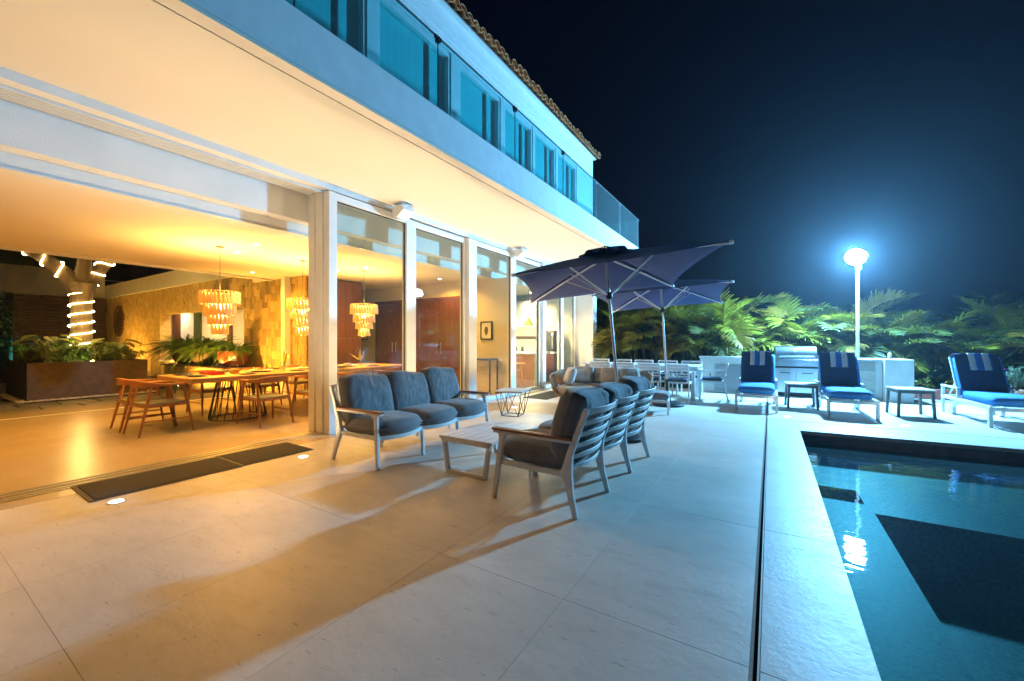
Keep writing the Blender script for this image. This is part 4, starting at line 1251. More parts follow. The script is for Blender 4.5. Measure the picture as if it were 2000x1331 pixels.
# ================================================================== INDOOR DINING
DT = thing('dining_table', 'long live edge wooden dining table on black wire drum bases', 'dining table', (-7.66, 4.56, 0))
tb = MB(); n = 30
def edge(side, t):
    return side * (.66 + .035 * math.sin(t * 7 + side) + .02 * math.sin(t * 17 + side * 2)) * (1 - .10 * max(0, abs(2 * t - 1) - .9) * 10)
ol = [(edge(1, i / n), -2.08 + 4.16 * i / n) for i in range(n + 1)] + [(edge(-1, 1 - i / n), 2.08 - 4.16 * i / n) for i in range(n + 1)]
tb.prism(ol, .675, .75)
tb.build('tabletop', M_tablewood, DT, .008)
for cy_ in (-1.15, 1.05):
    bs = thing('wire_base', None, None); bs.parent = DT; bs.location = (0, cy_, 0)
    for z, r in ((.012, .42), (.66, .30)):
        MB().tube([(r * .9 * math.cos(2*math.pi*i/36), r * math.sin(2*math.pi*i/36), z) for i in range(36)], .010, 7, closed=True).build('ring', M_dark, bs)
    for i in range(22):
        a = 2 * math.pi * i / 22; a2 = a + .16
        MB().tube([(.42 * .9 * math.cos(a), .42 * math.sin(a), .012), (.30 * .9 * math.cos(a2), .30 * math.sin(a2), .66)], .0075, 6).build('rod', M_dark, bs)
def make_dchair():
    t = thing('dining_chair', 'x', 'chair', (0, 0, 0), 0, 'wooden dining chairs')
    for s_ in (-1, 1):
        MB().tube([(s_ * .27, .31, 0), (s_ * .24, .24, .42), (s_ * .225, .20, .67)], [.012, .021, .017], 10).build('front_leg', M_oak, t)
        MB().tube([(s_ * .25, -.31, 0), (s_ * .235, -.22, .42), (s_ * .225, -.17, .66)], [.012, .021, .017], 10).build('back_leg', M_oak, t)
        MB().tube([(s_ * .256, .275, .20), (s_ * .243, -.265, .20)], .010, 8).build('side_stretcher', M_oak, t)
        MB().bar([(s_ * .245, .25, .40), (s_ * .238, -.23, .40)], .022, .035).build('side_rail', M_oak, t, .003)
    for y in (.25, -.23):
        MB().bar([(-.24, y, .40), (.24, y, .40)], .022, .035).build('cross_rail', M_oak, t, .003)
    st_ = MB()
    def seat(u, v): return ((u - .5) * .47, (v - .5) * .47, .435 - .02 * math.sin(math.pi * u) * math.sin(math.pi * v))
    st_.grid(seat, 12, 12)
    se = st_.build('woven_seat', M_cord, t); s_ = se.modifiers.new('thick', 'SOLIDIFY'); s_.thickness = .028
    P = []
    for i in range(25):
        a = math.pi * (1 + i / 24)
        c, s2 = math.cos(a), math.sin(a)
        P.append((math.copysign(abs(c) ** .62, c) * .265, .10 + math.copysign(abs(s2) ** .7, s2) * .36, .685 + .02 * (abs(s2) ** 2)))
    P = [(-.245, .24, .685)] + P + [(.245, .24, .685)]
    hh = [.022] + [.03 + .065 * max(0, -math.sin(math.pi * (1 + i / 24))) ** 1.5 for i in range(25)] + [.022]
    MB().bar(P, [.06] * len(P), hh).build('backrest', M_oak, t, .006)
    return t
dc = make_dchair()
dc['label'] = 'wooden dining chair at the near head of the table, closer to the terrace'
dc.location = (-7.36, 2.25, 0); dc.rotation_euler = (0, 0, R(3))
dup(dc, (-7.98, 2.25, 0), R(-3), 'wooden dining chair at the near head of the table, closer to the planter')
rn = ['first wooden dining chair on the terrace side of the table', 'second wooden dining chair on the terrace side, beside the white jamb', 'third wooden dining chair on the terrace side, behind the first glass door', 'fourth wooden dining chair on the terrace side, farthest behind glass']
ln_ = ['first wooden dining chair on the courtyard side of the table', 'second wooden dining chair on the courtyard side of the table', 'third wooden dining chair on the courtyard side of the table', 'fourth wooden dining chair on the courtyard side of the table']
for k in range(4):
    dup(dc, (-6.70, 3.38 + k * .84, 0), R(90 + random.uniform(-4, 4)), rn[k])
    dup(dc, (-8.62, 3.38 + k * .84, 0), R(-90 + random.uniform(-4, 4)), ln_[k])

# tableware
def plate(x, y, m_, lb, r=.14, z=.75):
    o = MB().lathe([(.02, .001), (r * .62, .002), (r, .016), (r * .98, .019), (r * .6, .008), (.01, .007)], 28).build('plate', m_, loc=(x, y, z))
    tag(o, lb, 'plate', 'plates on the dining table')
plate(-7.90, 2.72, M_navyplate, 'dark plate at the planter side of the near table head')
plate(-7.42, 2.72, M_navyplate, 'dark plate at the terrace side of the near table head')
for k in range(4):
    plate(-7.24, 3.36 + k * .84, M_navyplate, ['first', 'second', 'third', 'fourth'][k] + ' dark plate along the terrace side of the dining table')
    plate(-8.08, 3.36 + k * .84, M_navyplate, ['first', 'second', 'third', 'fourth'][k] + ' dark plate along the courtyard side of the dining table')
for k, (y, lb) in enumerate(((3.75, 'first pale serving platter with food in the table middle'), (4.6, 'second pale serving platter with food in the table middle'), (5.5, 'third pale serving platter with food, farthest along the table'))):
    t = thing('serving_platter', lb, 'platter', (-7.62, y, .75), 0, 'serving platters on the dining table')
    MB().lathe([(.03, .002), (.13, .006), (.19, .03), (.185, .034), (.12, .014), (.01, .012)], 28).build('dish', M_white, t)
    f = MB(); rr = random.Random(k)
    for q in range(26):
        a, r_ = rr.uniform(0, 6.28), rr.uniform(0, .12)
        f.ctr((r_ * math.cos(a), r_ * math.sin(a), .03 + rr.uniform(0, .03)), (.045, .03, .02), None)
    f.build('food', mat('bread', (.55, .36, .14), .8, col2=(.62, .5, .3), nscale=20), t)
for k, (x, y) in enumerate(((-7.85, 3.05), (-7.55, 3.02))):
    t = thing('red_tray', ('red lacquer tray at the planter side of the near table end', 'red lacquer tray nearer the carafe at the near table end')[k], 'tray', (x, y, .75), 0, 'red trays on the dining table')
    MB().box(-.13, .13, -.09, .09, .001, .010).build('base', M_red, t)
    for q in (-.09, .084): MB().box(-.13, .13, q, q + .006, .011, .035).build('rim', M_red, t)
    for q in (-.13, .124): MB().box(q, q + .006, -.083, .083, .011, .035).build('rim', M_red, t)
cf = thing('carafe', 'round bellied glass carafe with stopper on the dining table', 'carafe', (-7.5, 3.28, .75))
MB().lathe([(.05, .002), (.085, .05), (.075, .10), (.03, .16), (.028, .2), (.04, .22)], 24, caps=False).build('body', M_glassware, cf)
MB().lathe([(.06, .006), (.078, .05), (.07, .08), (.001, .082)], 20).build('drink', mat('amber drink', (.75, .45, .12), .2), cf)
MB().lathe([(.02, .21), (.03, .25), (.004, .29)], 14).build('stopper', M_steel2, cf)
for k, (x, y) in enumerate(((-7.72, 2.9), (-7.3, 3.05), (-7.35, 3.7), (-8.0, 3.1), (-7.34, 4.0), (-7.36, 4.6), (-7.98, 4.0), (-7.35, 5.4))):
    g_ = MB(); g_.lathe([(.028, 0), (.034, .11), (.031, .11), (.025, .006)], 18, caps=False)
    o = g_.build('drinking_glass', M_glassware, loc=(x, y, .75))
    tag(o, 'clear drinking glass set on the long wooden dining table', 'glass', 'drinking glasses on the dining table')
def leafblade(L_, w_, bend):
    m = MB()
    m.grid(lambda u, v: ((u - .5) * w_ * math.sin(math.pi * min(1, v * .96 + .02)) ** .8, bend * v * v * L_, L_ * v * (1 - .3 * bend * v)), 4, 10)
    return m
for k, (x, y, lb) in enumerate(((-7.45, 4.05, 'glass vase with a long yellow leaf near the table middle'), (-7.6, 4.95, 'glass vase with a red flower and yellow leaves by the white jamb'), (-7.5, 5.75, 'glass vase with a broad leaf seen through the first glass door'))):
    t = thing('flower_vase', lb, 'vase', (x, y, .75), 0, 'vases on the dining table')
    MB().lathe([(.035, 0), (.05, .08), (.04, .17), (.037, .17), (.045, .08), (.03, .008)], 20, caps=False).build('vessel', M_glassware, t)
    for q, (L_, ry, rz) in enumerate(((.36, -38, 40 + 50 * k), (.27, 30, 120), (.30, 18, 200 + 30 * k))):
        leafblade(L_, .07, .25).build('leaf', M_yellowflower if q != 1 else M_leaf, t, loc=(0, 0, .08), rot=(R(ry), 0, R(rz)))
    if k == 1: MB().lathe([(.004, 0), (.03, .02), (.022, .05), (.003, .065)], 12).build('flower', M_red, t, loc=(.02, .02, .30))

# pictures, console, kitchen
for k, (x, lb) in enumerate(((-10.75, 'small dark framed picture on the pale wall left of the brown doors'), (-6.05, 'dark framed botanical picture right of the brown doors'))):
    t = thing('framed_picture', lb, 'picture', (x, 8.385, 1.55), 0, 'framed pictures on the end wall')
    bx('mount', M_white, t, -.15, .15, -.012, .0, -.2, .2)
    for a in ((-.18, .18, .2, .23), (-.18, .18, -.23, -.2), (-.18, -.15, -.2, .2), (.15, .18, -.2, .2)):
        bx('frame', M_dark, t, a[0], a[1], -.025, .0, a[2], a[3])
    leafblade(.26, .12, .02).build('print', mat('print ink %d' % k, (.10, .11, .07), .8), t, loc=(0, -.016, -.13))
t = thing('console_table', 'narrow dark console table against the pale end wall', 'console', (-6.1, 8.15, 0))
bx('top', M_dark, t, -.45, .45, -.18, .18, .82, .86)
for x in (-.43, .43):
    for y in (-.16, .16): bx('leg', M_dark, t, x - .015, x + .015, y - .015, y + .015, .0, .82)
KI = thing('kitchen_island', 'kitchen island with white top and orange timber front behind the glass', 'kitchen island', (-7.0, 10.55, 0), R(-90))
bx('base', M_orange, KI, -.35, .35, -1.3, 1.3, 0, .9)
bx('worktop', M_white, KI, -.45, .45, -1.4, 1.4, .901, .95, .004)
for k in range(8): bx('front_board', M_orange, KI, .351, .365, -1.28 + k * .322, -1.28 + k * .322 + .312, .05, .88)
for k, (y, lb) in enumerate(((9.42, 'orange cane bar stool closest to the glass in the kitchen'), (8.77, 'middle orange cane bar stool at the kitchen island'), (8.12, 'orange cane bar stool deepest inside the kitchen'))):
    t = thing('bar_stool', lb, 'bar stool', (-15.35 + y, 9.72, 0), R(-90), 'orange kitchen bar stools')
    MB().lathe([(.19, .62), (.2, .65), (.19, .67)], 20).build('seat', M_orange, t)
    for q in range(4):
        a = math.pi / 4 + q * math.pi / 2
        MB().tube([(.14 * math.cos(a), .14 * math.sin(a), .63), (.21 * math.cos(a), .21 * math.sin(a), 0)], .014, 8).build('leg', M_orange, t)
    for z in (.74, .82, .90):
        MB().bar([(.18 * math.cos(a), .2 * math.sin(a), z) for a in [R(-60 + 12 * i) for i in range(11)]], .012, .04).build('back_slat', M_orange, t)
    for a in (R(-60), R(60)): MB().tube([(.18 * math.cos(a), .2 * math.sin(a), .65), (.18 * math.cos(a), .2 * math.sin(a), .93)], .010, 8).build('back_post', M_orange, t)
t = thing('kitchen_oven', 'black kitchen oven on a brown cabinet by the glass', 'oven', (-5.92, 11.70, 0))
bx('housing', M_dark, t, -.24, .24, -.28, .3, .95, 1.60, .01); bx('worktop', M_white, t, -.3, .3, -.36, .36, .901, .949); bx('cabinet', M_door, t, -.28, .28, -.34, .36, 0, .90)
bx('handle', M_steel2, t, .19, .21, -.31, -.285, 1.05, 1.5)
t = thing('kitchen_wall_unit', 'white kitchen wall cabinets above a shelf of jars', 'cabinet', (-7.45, 11.9, 0), R(-90))
for k in range(3): bx('door', M_white, t, -.18, .18, -1.0 + k * .68, -1.0 + k * .68 + .67, 1.75, 2.6, .004)
bx('shelf', M_brown, t, -.18, .16, -1.0, 1.04, 1.42, 1.45)
bx('counter', M_white, t, -.19, .42, -1.0, 1.04, .88, .92); bx('base_unit', M_orange, t, -.19, .38, -1.0, 1.04, 0, .879)
for k in range(7):
    o = MB().lathe([(.05, 0), (.055, .08), (.05, .14), (.03, .16), (.03, .19)], 16).build('jar', (M_white, M_dark, M_navyplate)[k % 3], loc=(-8.2 + k * .24, 11.72 + .02 * (k % 2), .92))
    tag(o, 'kitchen jar standing on the back counter behind the glass', 'jar', 'jars on the kitchen counter')
for k, (y, lb) in enumerate(((-6.05, 'conical pale pendant over the kitchen island, closest to the glass'), (-7.3, 'conical pale pendant over the kitchen island, deeper inside'))):
    t = thing('kitchen_pendant', lb, 'pendant lamp', (y, 10.5, 0), 0, 'kitchen island pendants')
    MB().tube([(0, 0, 1.95), (0, 0, 2.844)], .004, 6).build('cord', M_gasket, t)
    MB().lathe([(.03, 1.96), (.05, 1.92), (.17, 1.72), (.165, 1.72), (.045, 1.91)], 24, caps=False).build('shade', M_yellowflower, t)
    MB().lathe([(.003, 1.74), (.04, 1.78), (.03, 1.83)], 14).build('bulb', E_kit, t)
    lamp_point('glow', (0, 0, 1.70), (1.0, .72, .36), 110, .06, t)
for k, y in enumerate((9.2, 10.4, 11.5)):
    t = thing('kitchen_downlight', ['nearest', 'middle', 'farthest'][k] + ' recessed kitchen ceiling downlight', 'downlight', (-6.5, y, 0), 0, 'kitchen downlights')
    MB().lathe([(.06, 2.836), (.06, 2.8445)], 18).build('lens', E_disc, t)
    lamp_spot('beam', (0, 0, 2.81), (1.0, .74, .40), 170, 140, .7, (0, 0, 0), .05, t)
# ================================================================== PLANTER + LIT TREE
PL = thing('tree_planter', 'long dark rusty steel planter box in the courtyard', 'planter', (-14.42, 2.83, 0))
bx('wall', M_corten, PL, 1.13, 1.17, -.99, .99, 0, .82, .004)
bx('wall', M_corten, PL, -1.17, -1.13, -.99, .99, 0, .82, .004)
bx('wall', M_corten, PL, -1.129, 1.129, -.99, -.95, 0, .82, .004)
bx('wall', M_corten, PL, -1.129, 1.129, .95, .99, 0, .82, .004)
bx('soil', M_soil, PL, -1.128, 1.128, -.949, .949, .02, .74)
pe = MB(); rr = random.Random(5)
for k in range(900):
    s_ = rr.randrange(4)
    if s_ == 0: x, y = 1.17 + rr.uniform(.01, .16), rr.uniform(-1.12, 1.12)
    elif s_ == 1: x, y = rr.uniform(-1.2, 1.3), -.99 - rr.uniform(.01, .14)
    elif s_ == 2: x, y = rr.uniform(-1.2, 1.3), .99 + rr.uniform(.01, .14)
    else: x, y = 1.17 + rr.uniform(.01, .12), rr.uniform(-1.12, 1.12)
    r_ = rr.uniform(.014, .034); z = r_ * .5
    pe.lathe([(r_ * .5, -r_ * .45), (r_, 0), (r_ * .55, r_ * .45)], 6, (x - 14.42, y + 2.83, z))
tag(pe.build('pebbles', M_pebble), 'strip of pale pebbles round the foot of the planter', 'pebbles', kind='stuff')
TR = thing('courtyard_tree', 'thick forked tree trunk rising from the courtyard planter', 'tree', (-14.4, 2.88, .70))
def tp(z): return .24 - .02 * z
tk = MB(); ring = []
prof = [(0, .28), (.25, .22), (.8, .195), (1.4, .19), (1.75, .22), (2.02, .27)]
n = 20; vs = []
for z, r_ in prof:
    for k in range(n):
        a = 2 * math.pi * k / n; q = r_ * (1 + .07 * noise.noise(Vector((math.cos(a) * 2, math.sin(a) * 2, z * 1.5))))
        vs.append((q * math.cos(a), q * math.sin(a), z))
tk.add(vs, [(j * n + i, j * n + (i + 1) % n, (j + 1) * n + (i + 1) % n, (j + 1) * n + i) for j in range(len(prof) - 1) for i in range(n)])
def limb(pts, rs): tk.tube(pts, rs, 14)
limbs = [([(0, -.06, 1.9), (-.02, -.30, 2.25), (-.05, -.62, 2.55), (-.1, -1.0, 2.8), (-.2, -1.5, 3.3)], [.2, .155, .13, .115, .09]),
         ([(0, .04, 1.9), (0, .20, 2.2), (0, .42, 2.55), (.05, .72, 3.0), (.1, .9, 3.7)], [.2, .15, .125, .11, .09]),
         ([(0, 0, 1.9), (.1, .02, 2.4), (.2, .05, 3.0), (.2, .1, 3.8)], [.19, .14, .12, .1])]
for p_, r_ in limbs: limb(p_, r_)
tk.build('trunk', M_bark, TR, angle=60)
cr = MB(); rr = random.Random(11)
for k in range(2600):
    c = Vector((rr.gauss(0, 1.0), rr.gauss(0, 1.3), rr.gauss(0, .6)))
    p = c + Vector((0, 0, 4.9)); d = Vector((rr.uniform(-1, 1), rr.uniform(-1, 1), rr.uniform(-.6, .4))).normalized(); s_ = d.cross(Vector((0, 0, 1))).normalized() * .035
    cr.add([p, p + d * .07 + s_, p + d * .16, p + d * .07 - s_], [(0, 1, 2, 3)])
cr.build('crown', M_leafdk, TR, smooth=False)
# led rope wound round the trunk and two limbs
RP = thing('led_rope', 'glowing warm rope light wound round the courtyard tree trunk', 'rope light', (-14.4, 2.88, .70))
h_ = []
for k in range(6 * 40 + 1):
    a = 2 * math.pi * k / 40 + 2.2; z = .36 + 1.50 * k / 240
    r_ = .235 - .012 * z if z > .3 else .26
    h_.append((r_ * math.cos(a), r_ * math.sin(a), z))
MB().tube(h_, .0105, 6).build('rope', E_led, RP)
for (p_, r_), q0 in ((limbs[0], .25), (limbs[1], .2)):
    P = [Vector(v) for v in p_]; seq = []
    for k in range(3 * 30 + 1):
        f = .6 + (k / 90) * 2.4; i = min(int(f), len(P) - 2); c = P[i].lerp(P[i + 1], f - i); rad = (r_[i] + (r_[i + 1] - r_[i]) * (f - i)) + .02
        t_ = (P[i + 1] - P[i]).normalized(); u_ = t_.cross(Vector((1, 0, 0))).normalized(); w_ = t_.cross(u_)
        a = 2 * math.pi * k / 30
        seq.append(tuple(c + (u_ * math.cos(a) + w_ * math.sin(a)) * rad))
    MB().tube(seq, .0105, 6).build('rope', E_led, RP)
MB().tube([(.9, -.45, .07), (.95, -.3, .10), (.98, -.1, .085), (1.0, .0, .13)], .013, 6).build('rope', E_led, RP)

# ------------------------------------------------------------------ leaf helpers
def leaf_cluster(n, rx, rz_, ls, seed, stems=7, droop=.3):
    """small leafy plant: stems from the origin with pointed leaves along them"""
    m = MB(); rr = random.Random(seed); st_ = MB()
    for s_ in range(stems):
        a = rr.uniform(0, 6.28); tip = Vector((rx * rr.uniform(.3, 1) * math.cos(a), rx * rr.uniform(.3, 1) * math.sin(a), rz_ * rr.uniform(.55, 1)))
        st_.tube([(0, 0, 0), (tip.x * .35, tip.y * .35, tip.z * .55), tuple(tip)], [.006, .005, .003], 5, caps=False)
        for k in range(n):
            f = rr.uniform(.25, 1.0)
            p = Vector((tip.x * (f ** 1.4), tip.y * (f ** 1.4), tip.z * (1 - (1 - f) ** 1.3)))
            d = Vector((rr.uniform(-1, 1), rr.uniform(-1, 1), rr.uniform(-.25, .7))).normalized()
            sd = d.cross(Vector((rr.uniform(-.3, .3), rr.uniform(-.3, .3), 1))).normalized()
            L_ = ls * rr.uniform(.6, 1.25); w_ = L_ * rr.uniform(.16, .26); up = sd.cross(d) * .12 * L_
            q = p + d * L_ - Vector((0, 0, droop * L_))
            mid = p + d * L_ * .5 + Vector((0, 0, .04 * L_))
            m.add([p, mid + sd * w_ + up, q, mid - sd * w_ + up, mid], [(0, 4, 1), (1, 4, 2), (2, 4, 3), (3, 4, 0)])
    return m, st_
def plant(name, label, cat, loc, n, rx, rz_, ls, seed, m_, group=None, stems=7):
    t = thing(name, label, cat, loc, 0, group)
    a, b2 = leaf_cluster(n, rx, rz_, ls, seed, stems)
    a.build('foliage', m_, t, smooth=False); b2.build('stem', M_stem, t)
    return t
pv = [plant('planter_shrub', 'low leafy shrub growing in the dark courtyard planter', 'shrub', (-13.55, 2.1, .73), 26, .34, .46, .13, 31, M_leaf, 'low shrubs in the planter', 8),
      plant('planter_shrub', 'low leafy shrub growing in the dark courtyard planter', 'shrub', (-13.6, 2.7, .73), 22, .30, .40, .16, 32, M_fern, 'low shrubs in the planter', 8)]
rr = random.Random(8)
for k in range(16):
    x = -13.5 - rr.uniform(0, 1.6); y = 2.0 + 1.7 * ((k * .618) % 1)
    c = dup(pv[k % 2], (x, y, .73), rr.uniform(0, 6), pv[0]['label'])
    c.scale = (1, 1, rr.uniform(.75, 1.25))
for k, (x, y, s_, lb) in enumerate(((-14.0, 2.25, 1.0, 'tall broad leaved plant left of the lit tree in the planter'), (-13.9, 3.35, .9, 'tall broad leaved plant right of the lit tree in the planter'))):
    t = thing('broadleaf_plant', lb, 'plant', (x, y, .73), 0, 'broad leaved planter plants')
    for q in range(6):
        a = q * 1.05 + k; L_ = rr.uniform(.25, .4)
        tip = Vector((.22 * math.cos(a), .22 * math.sin(a), .62 * s_ * rr.uniform(.8, 1.1)))
        MB().tube([(0, 0, 0), (tip.x * .4, tip.y * .4, tip.z * .7), tuple(tip)], .006, 5).build('stalk', M_stem, t)
        lf = MB(); d = Vector((math.cos(a), math.sin(a), 0)); sd = Vector((-d.y, d.x, 0))
        def fn(u, v): 
            w_ = .11 * math.sin(math.pi * (v * .93 + .05)) ** .8
            return tuple(tip + d * (L_ * v) + sd * ((u - .5) * 2 * w_) + Vector((0, 0, .04 * abs(u - .5) * 2 - .12 * v * v)))
        lf.grid(fn, 4, 7); lf.build('leaf', M_leaf, t)

# ------------------------------------------------------------------ palm frond builder
def frond(L_, nl, ll, arch, seed, wd=.026, vee=.55, droop=.5, start=.16):
    """one feather leaf along +x rising and arching; pointed leaflets on both sides"""
    m = MB(); rr = random.Random(seed)
    def pos(t): return Vector((L_ * t * (1 - .12 * arch * t), .05 * L_ * math.sin(seed) * t * t, L_ * (.55 * t - arch * t * t)))
    P = [pos(i / 10) for i in range(11)]
    m.tube(P, [.012 * (1 - .8 * i / 10) + .002 for i in range(11)], 5, caps=False)
    for k in range(nl):
        t = start + (1 - start) * (k + .5) / nl
        p = pos(t); tg = (pos(min(1, t + .02)) - pos(t - .02)).normalized()
        side = tg.cross(Vector((0, 0, 1))).normalized(); up = side.cross(tg)
        for s_ in (-1, 1):
            l_ = ll * (math.sin(math.pi * (.12 + .80 * t)) ** .8) * rr.uniform(.82, 1.12)
            f = .35 + .5 * t
            d = (side * s_ * (1 - .35 * t) + tg * f + up * vee * rr.uniform(.5, 1.1)).normalized()
            wv = tg.cross(d).normalized() * 0 + (tg - d * tg.dot(d)).normalized() * wd * rr.uniform(.8, 1.2)
            dr_ = droop * rr.uniform(.6, 1.4)
            p1 = p + d * l_ * .45 - Vector((0, 0, dr_ * l_ * .10)); p2 = p + d * l_ * .85 - Vector((0, 0, dr_ * l_ * .42)); p3 = p + d * l_ - Vector((0, 0, dr_ * l_ * .66))
            m.add([p - wv * .4, p + wv * .4, p1 - wv * .6, p1 + wv * .6, p2 - wv * .4, p2 + wv * .4, p3], [(0, 1, 3, 2), (2, 3, 5, 4), (4, 5, 6)])
    return m
FR = {}
for mk, m_ in (('A', M_palmA), ('B', M_palmB), ('C', M_palmC)):
    FR[mk] = [frond(1.0, 30, .40, .42 + .16 * q, 40 + q, .020).mesh('frond', m_, smooth=False) for q in range(3)]
def palm(label, x, y, hgt, n, seed, mix, group='areca palms behind the terrace', stems=3):
    t = thing('areca_palm', label, 'palm', (x, y, -.09), 0, group)
    rr = random.Random(seed)
    for s_ in range(stems):
        a0 = rr.uniform(0, 6.28); lean = rr.uniform(.03, .16) * hgt
        base = Vector((.10 * math.cos(a0), .10 * math.sin(a0), 0)); top = Vector((lean * math.cos(a0), lean * math.sin(a0), hgt * rr.uniform(.42, .66)))
        MB().tube([tuple(base), tuple(base.lerp(top, .5) + Vector((0, 0, .05))), tuple(top)], [.035, .028, .020], 8).build('stem', M_stem, t)
        k_ = n // stems
        for q in range(k_):
            a = a0 + q * 2.4 + rr.uniform(-.3, .3)
            sc = hgt * rr.uniform(.42, .66)
            el = rr.uniform(-.95, -.05) if q < k_ * .7 else rr.uniform(-.2, .5)
            mk = rr.choice(mix)
            put('frond', rr.choice(FR[mk]), t, loc=top - Vector((0, 0, rr.uniform(0, .25) * hgt * .3)), rot=(rr.uniform(-.25, .25), el, a), scale=(sc, sc, sc))
    return t
rr = random.Random(21)
pal = [(-3.95, 13.5, 2.5), (-3.5, 13.1, 2.2), (-3.2, 13.3, 2.75), (-2.65, 12.95, 2.3), (-2.1, 13.2, 2.6), (-1.55, 13.0, 2.2), (-1.0, 13.3, 2.55), (-.45, 13.05, 2.05), (.15, 13.25, 2.4), (.8, 13.1, 2.0),
       (1.35, 13.4, 2.3), (2.05, 13.3, 2.1), (2.65, 13.1, 2.15), (3.25, 13.5, 2.5), (3.9, 13.3, 2.3), (4.6, 13.9, 2.6), (5.4, 13.5, 2.7), (6.2, 14.3, 2.5), (7.0, 14.0, 2.8), (8.0, 14.4, 2.8),
       (-4.9, 14.2, 3.2), (-3.6, 14.4, 3.4), (-2.3, 14.5, 3.1), (-1.1, 14.6, 3.0), (.3, 14.6, 2.9), (1.8, 14.7, 2.8), (3.3, 14.9, 2.9), (4.9, 15.2, 3.0)]
where = ['beside the white end pier', 'behind the left patio chairs', 'behind the rope daybed', 'behind the patio table middle', 'behind the far umbrella pole', 'behind the right patio chairs', 'left of the counter tap', 'behind the counter tap',
         'behind the left sun lounger', 'behind the grill hood', 'just left of the floodlight pole', 'just right of the floodlight pole', 'behind the bottle and tumbler', 'between counter and right sun lounger', 'left behind the right sun lounger',
         'behind the right sun lounger back', 'above the flowering pot', 'at the right picture edge', 'at the right edge behind the pot', 'outside the right picture edge',
         'in the back row next to the villa', 'in the back row above the umbrella', 'in the back row behind the dining set', 'in the back row left of the counter', 'in the back row above the grill', 'in the back row at the floodlight', 'in the back row right of the counter', 'in the back row at far right']
for k, (x, y, h) in enumerate(pal):
    if x > 3: h *= .85
    tall = 'tall ' if h >= 2.7 else ''
    y += (.55 if x > -.9 else -.30) if k < 20 else 0
    palm('%sareca palm clump %s' % (tall, where[k]), x + rr.uniform(-.12, .12), y, h, 18 if k < 20 else 15, 100 + k, 'AAABC' if x < 1 else 'ABBBC')

# low understory that reads as one mass
us = MB(); rr = random.Random(77)
for k in range(9000):
    x = rr.uniform(-5.2, 9); y = rr.uniform(12.75, 15.6); z = rr.uniform(-.05, .95) * (1 - .25 * rr.random())
    p = Vector((x, y, z)); d = Vector((rr.uniform(-1, 1), rr.uniform(-1, .3), rr.uniform(-.4, .8))).normalized()
    L_ = rr.uniform(.10, .26); s_ = d.cross(Vector((0, 0, 1))).normalized() * L_ * .18
    us.add([p, p + d * L_ * .5 + s_, p + d * L_, p + d * L_ * .5 - s_], [(0, 1, 2, 3)])
tag(us.build('undergrowth', M_leafdk, smooth=False), 'dense dark undergrowth filling the bed under the palms', 'undergrowth', kind='stuff')
# boundary wall behind the planting
bw = thing('boundary_wall', 'dark boundary wall hidden behind the palms', 'wall', (0, 0, 0))
bx('wall', mat('weathered wall', (.05, .055, .05), .9, col2=(.08, .085, .075), nscale=3, bump=.4), bw, -9, 16, 16.0, 16.25, -.09, 1.4)
bx('cap', M_concrete, bw, -9, 16, 15.95, 16.3, 1.401, 1.45)
# red kerb of the planting bed
kb = thing('planting_kerb', 'low red painted kerb along the planting bed behind the counter', 'kerb', (0, 0, 0))
for k in range(7):
    bx('kerb_block', M_redkerb, kb, 2.75 + k * .95, 2.75 + k * .95 + .943, 12.62, 12.76, -.085, .22, .008)

# ------------------------------------------------------------------ potted plants
pt = thing('potted_bougainvillea', 'potted bougainvillea with pale leaves and magenta bracts at the right edge', 'potted plant', (4.20, 12.42, 0))
MB().lathe([(.15, 0), (.22, .24), (.25, .25), (.25, .30), (.22, .30), (.20, .26)], 26).build('pot', M_terrapot, pt)
MB().lathe([(.2, .255), (.01, .262)], 20).build('soil', M_soil, pt)
a, b2 = leaf_cluster(46, .34, .52, .07, 61, 9, .1)
a.v = [(x, y, z + .26) for x, y, z in a.v]; b2.v = [(x, y, z + .26) for x, y, z in b2.v]
a.build('foliage', M_leafgr, pt, smooth=False); b2.build('stem', M_bark, pt)
f = MB(); rr = random.Random(4)
for k in range(14):
    p = Vector((-.26 + rr.uniform(-.06, .06), -.1 + rr.uniform(-.06, .06), .70 + rr.uniform(-.05, .05)))
    for q in range(3):
        d = Vector((rr.uniform(-1, 1), rr.uniform(-1, 1), rr.uniform(-.3, 1))).normalized() * .035; s_ = d.cross(Vector((.3, .2, 1))).normalized() * .016
        f.add([p, p + d * .6 + s_, p + d, p + d * .6 - s_], [(0, 1, 2, 3)])
f.build('flower', M_magenta, pt, smooth=False)
yl = plant('croton', 'yellow green croton shrub behind the right sun lounger', 'shrub', (3.55, 12.95, -.05), 24, .30, .55, .16, 71, M_palmC, None, 7)
gl2 = plant('lime_shrub', 'small lime green shrub above the red kerb', 'shrub', (2.98, 12.9, 0), 24, .20, .42, .11, 72, M_palmA, None, 6)

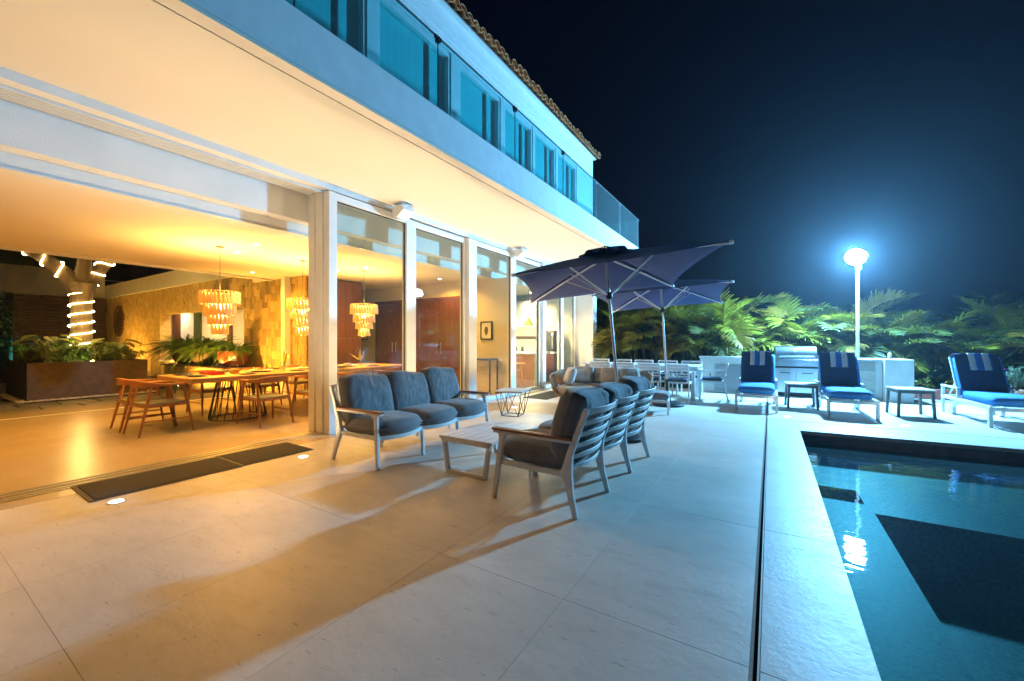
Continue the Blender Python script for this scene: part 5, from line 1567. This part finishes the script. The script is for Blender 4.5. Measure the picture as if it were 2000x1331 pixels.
# fern bowls on the sill of the stone wall
FN = [frond(1.0, 44, .085, .85 + .35 * q, 60 + q, .013, .12, .2, .05).mesh('fern_frond', M_fern, smooth=False) for q in range(3)]
def fern(label, loc, bowl, n, seed, sc0):
    t = thing('fern_bowl', label, 'potted fern', loc, 0, 'ferns on the stone wall ledge')
    MB().lathe([(.14, 0), (.28, .06), (.35, .20), (.36, .40), (.345, .41), (.33, .40), (.32, .2)], 30).build('bowl', bowl, t)
    MB().lathe([(.325, .35), (.01, .38)], 24).build('soil', M_soil, t)
    rr = random.Random(seed)
    for k in range(n):
        a = rr.uniform(0, 6.28); r_ = rr.uniform(0, .34 if n > 200 else .24); sc = sc0 * rr.uniform(.7, 1.15)
        put('frond', FN[k % 3], t, loc=(r_ * math.cos(a), r_ * math.sin(a), .36), rot=(rr.uniform(-.4, .4), rr.uniform(-1.25, -.15), a + rr.uniform(-.5, .5)), scale=(sc, sc, sc))
fern('bushy green fern in a red brown bowl on the stone ledge', (-11.72, 5.12, .62), M_redbowl, 120, 5, .50)
fern('large drooping fern in the middle of the stone ledge', (-13.2, 5.08, .62), M_corten, 260, 6, .64)
fern('large drooping fern at the left end of the stone ledge', (-14.5, 5.08, .62), M_corten, 260, 7, .64)
lg_ = thing('stone_ledge', 'low timber topped ledge carrying the fern bowls', 'ledge', (0, 0, 0))
bx('top', M_brown, lg_, -15.2, -11.15, 4.68, 5.52, .58, .62, .004); bx('body', M_clad, lg_, -15.15, -11.2, 4.74, 5.52, 0, .579)

# garden glimpsed at the far left
gt = thing('garden_tree', 'green leafy tree in the garden glimpsed at the far left', 'tree', (-30, 2.4, 0))
MB().tube([(0, 0, 0), (.1, .1, 1.2), (0, 0, 2.4)], [.14, .11, .08], 10).build('trunk', M_bark, gt)
m = MB(); rr = random.Random(15)
for k in range(3500):
    p = Vector((rr.gauss(0, .6), rr.gauss(0, .9), 2.3 + rr.gauss(0, .75))); d = Vector((rr.uniform(-1, 1), rr.uniform(-1, 1), rr.uniform(-.5, .5))).normalized(); s_ = d.cross(Vector((0, 0, 1))).normalized() * .05
    m.add([p, p + d * .09 + s_, p + d * .2, p + d * .09 - s_], [(0, 1, 2, 3)])
m.build('crown', M_fern, gt, smooth=False)
gw = thing('garden_wall', 'turquoise painted garden wall glimpsed at the far left', 'wall', (-32, 0, 0))
bx('wall', mat('turquoise paint', (.02, .30, .30), .6), gw, -.1, .1, -6, 6, -.09, 1.5); bx('cap', M_plaster, gw, -.13, .13, -6, 6, 1.501, 1.56)
gs = dup(sp, (-28.4, 1.6, 0), R(100), 'added garden spotlight brightening the tree at the far left')  # lamp added to brighten the garden, no source seen
for ch in list(gs.children):
    if ch.type == 'LIGHT': ch.data = ch.data.copy(); ch.data.color = (.75, 1.0, .8); ch.data.energy = 420
for z_ in (.7, 1.2, 1.75):
    lamp_point('rope_glow', (.75, -.15, z_), (1.0, .60, .16), 9, .08, RP)
for m_ in (E_led, E_disc, E_up, E_bulb, E_kit):
    m_.cycles.emission_sampling = 'NONE'
# ================================================================== ADDED GLOW HAZE
hz = MB().box(-40, 24, -9, 24, -1.1, 9.8).build('haze', None, smooth=False)  # haze box added to imitate lens glow around the floodlight
tag(hz, 'added glow haze glowing around the floodlight', 'haze', kind='stuff')
hm = bpy.data.materials.new('glow haze'); hm.use_nodes = True
nt = hm.node_tree; nt.nodes.remove(nt.nodes['Principled BSDF'])
pv_ = nt.nodes.new('ShaderNodeVolumePrincipled')
pv_.inputs['Color'].default_value = (.62, .82, 1, 1); pv_.inputs['Density'].default_value = .0015; pv_.inputs['Anisotropy'].default_value = .74
nt.links.new(pv_.outputs[0], nt.nodes['Material Output'].inputs['Volume'])
hz.data.materials.append(hm)
for nm in ('Density Attribute', 'Temperature Attribute', 'Color Attribute'):
    pv_.inputs[nm].default_value = ''
try: hm.cycles.homogeneous_volume = True
except Exception: pass
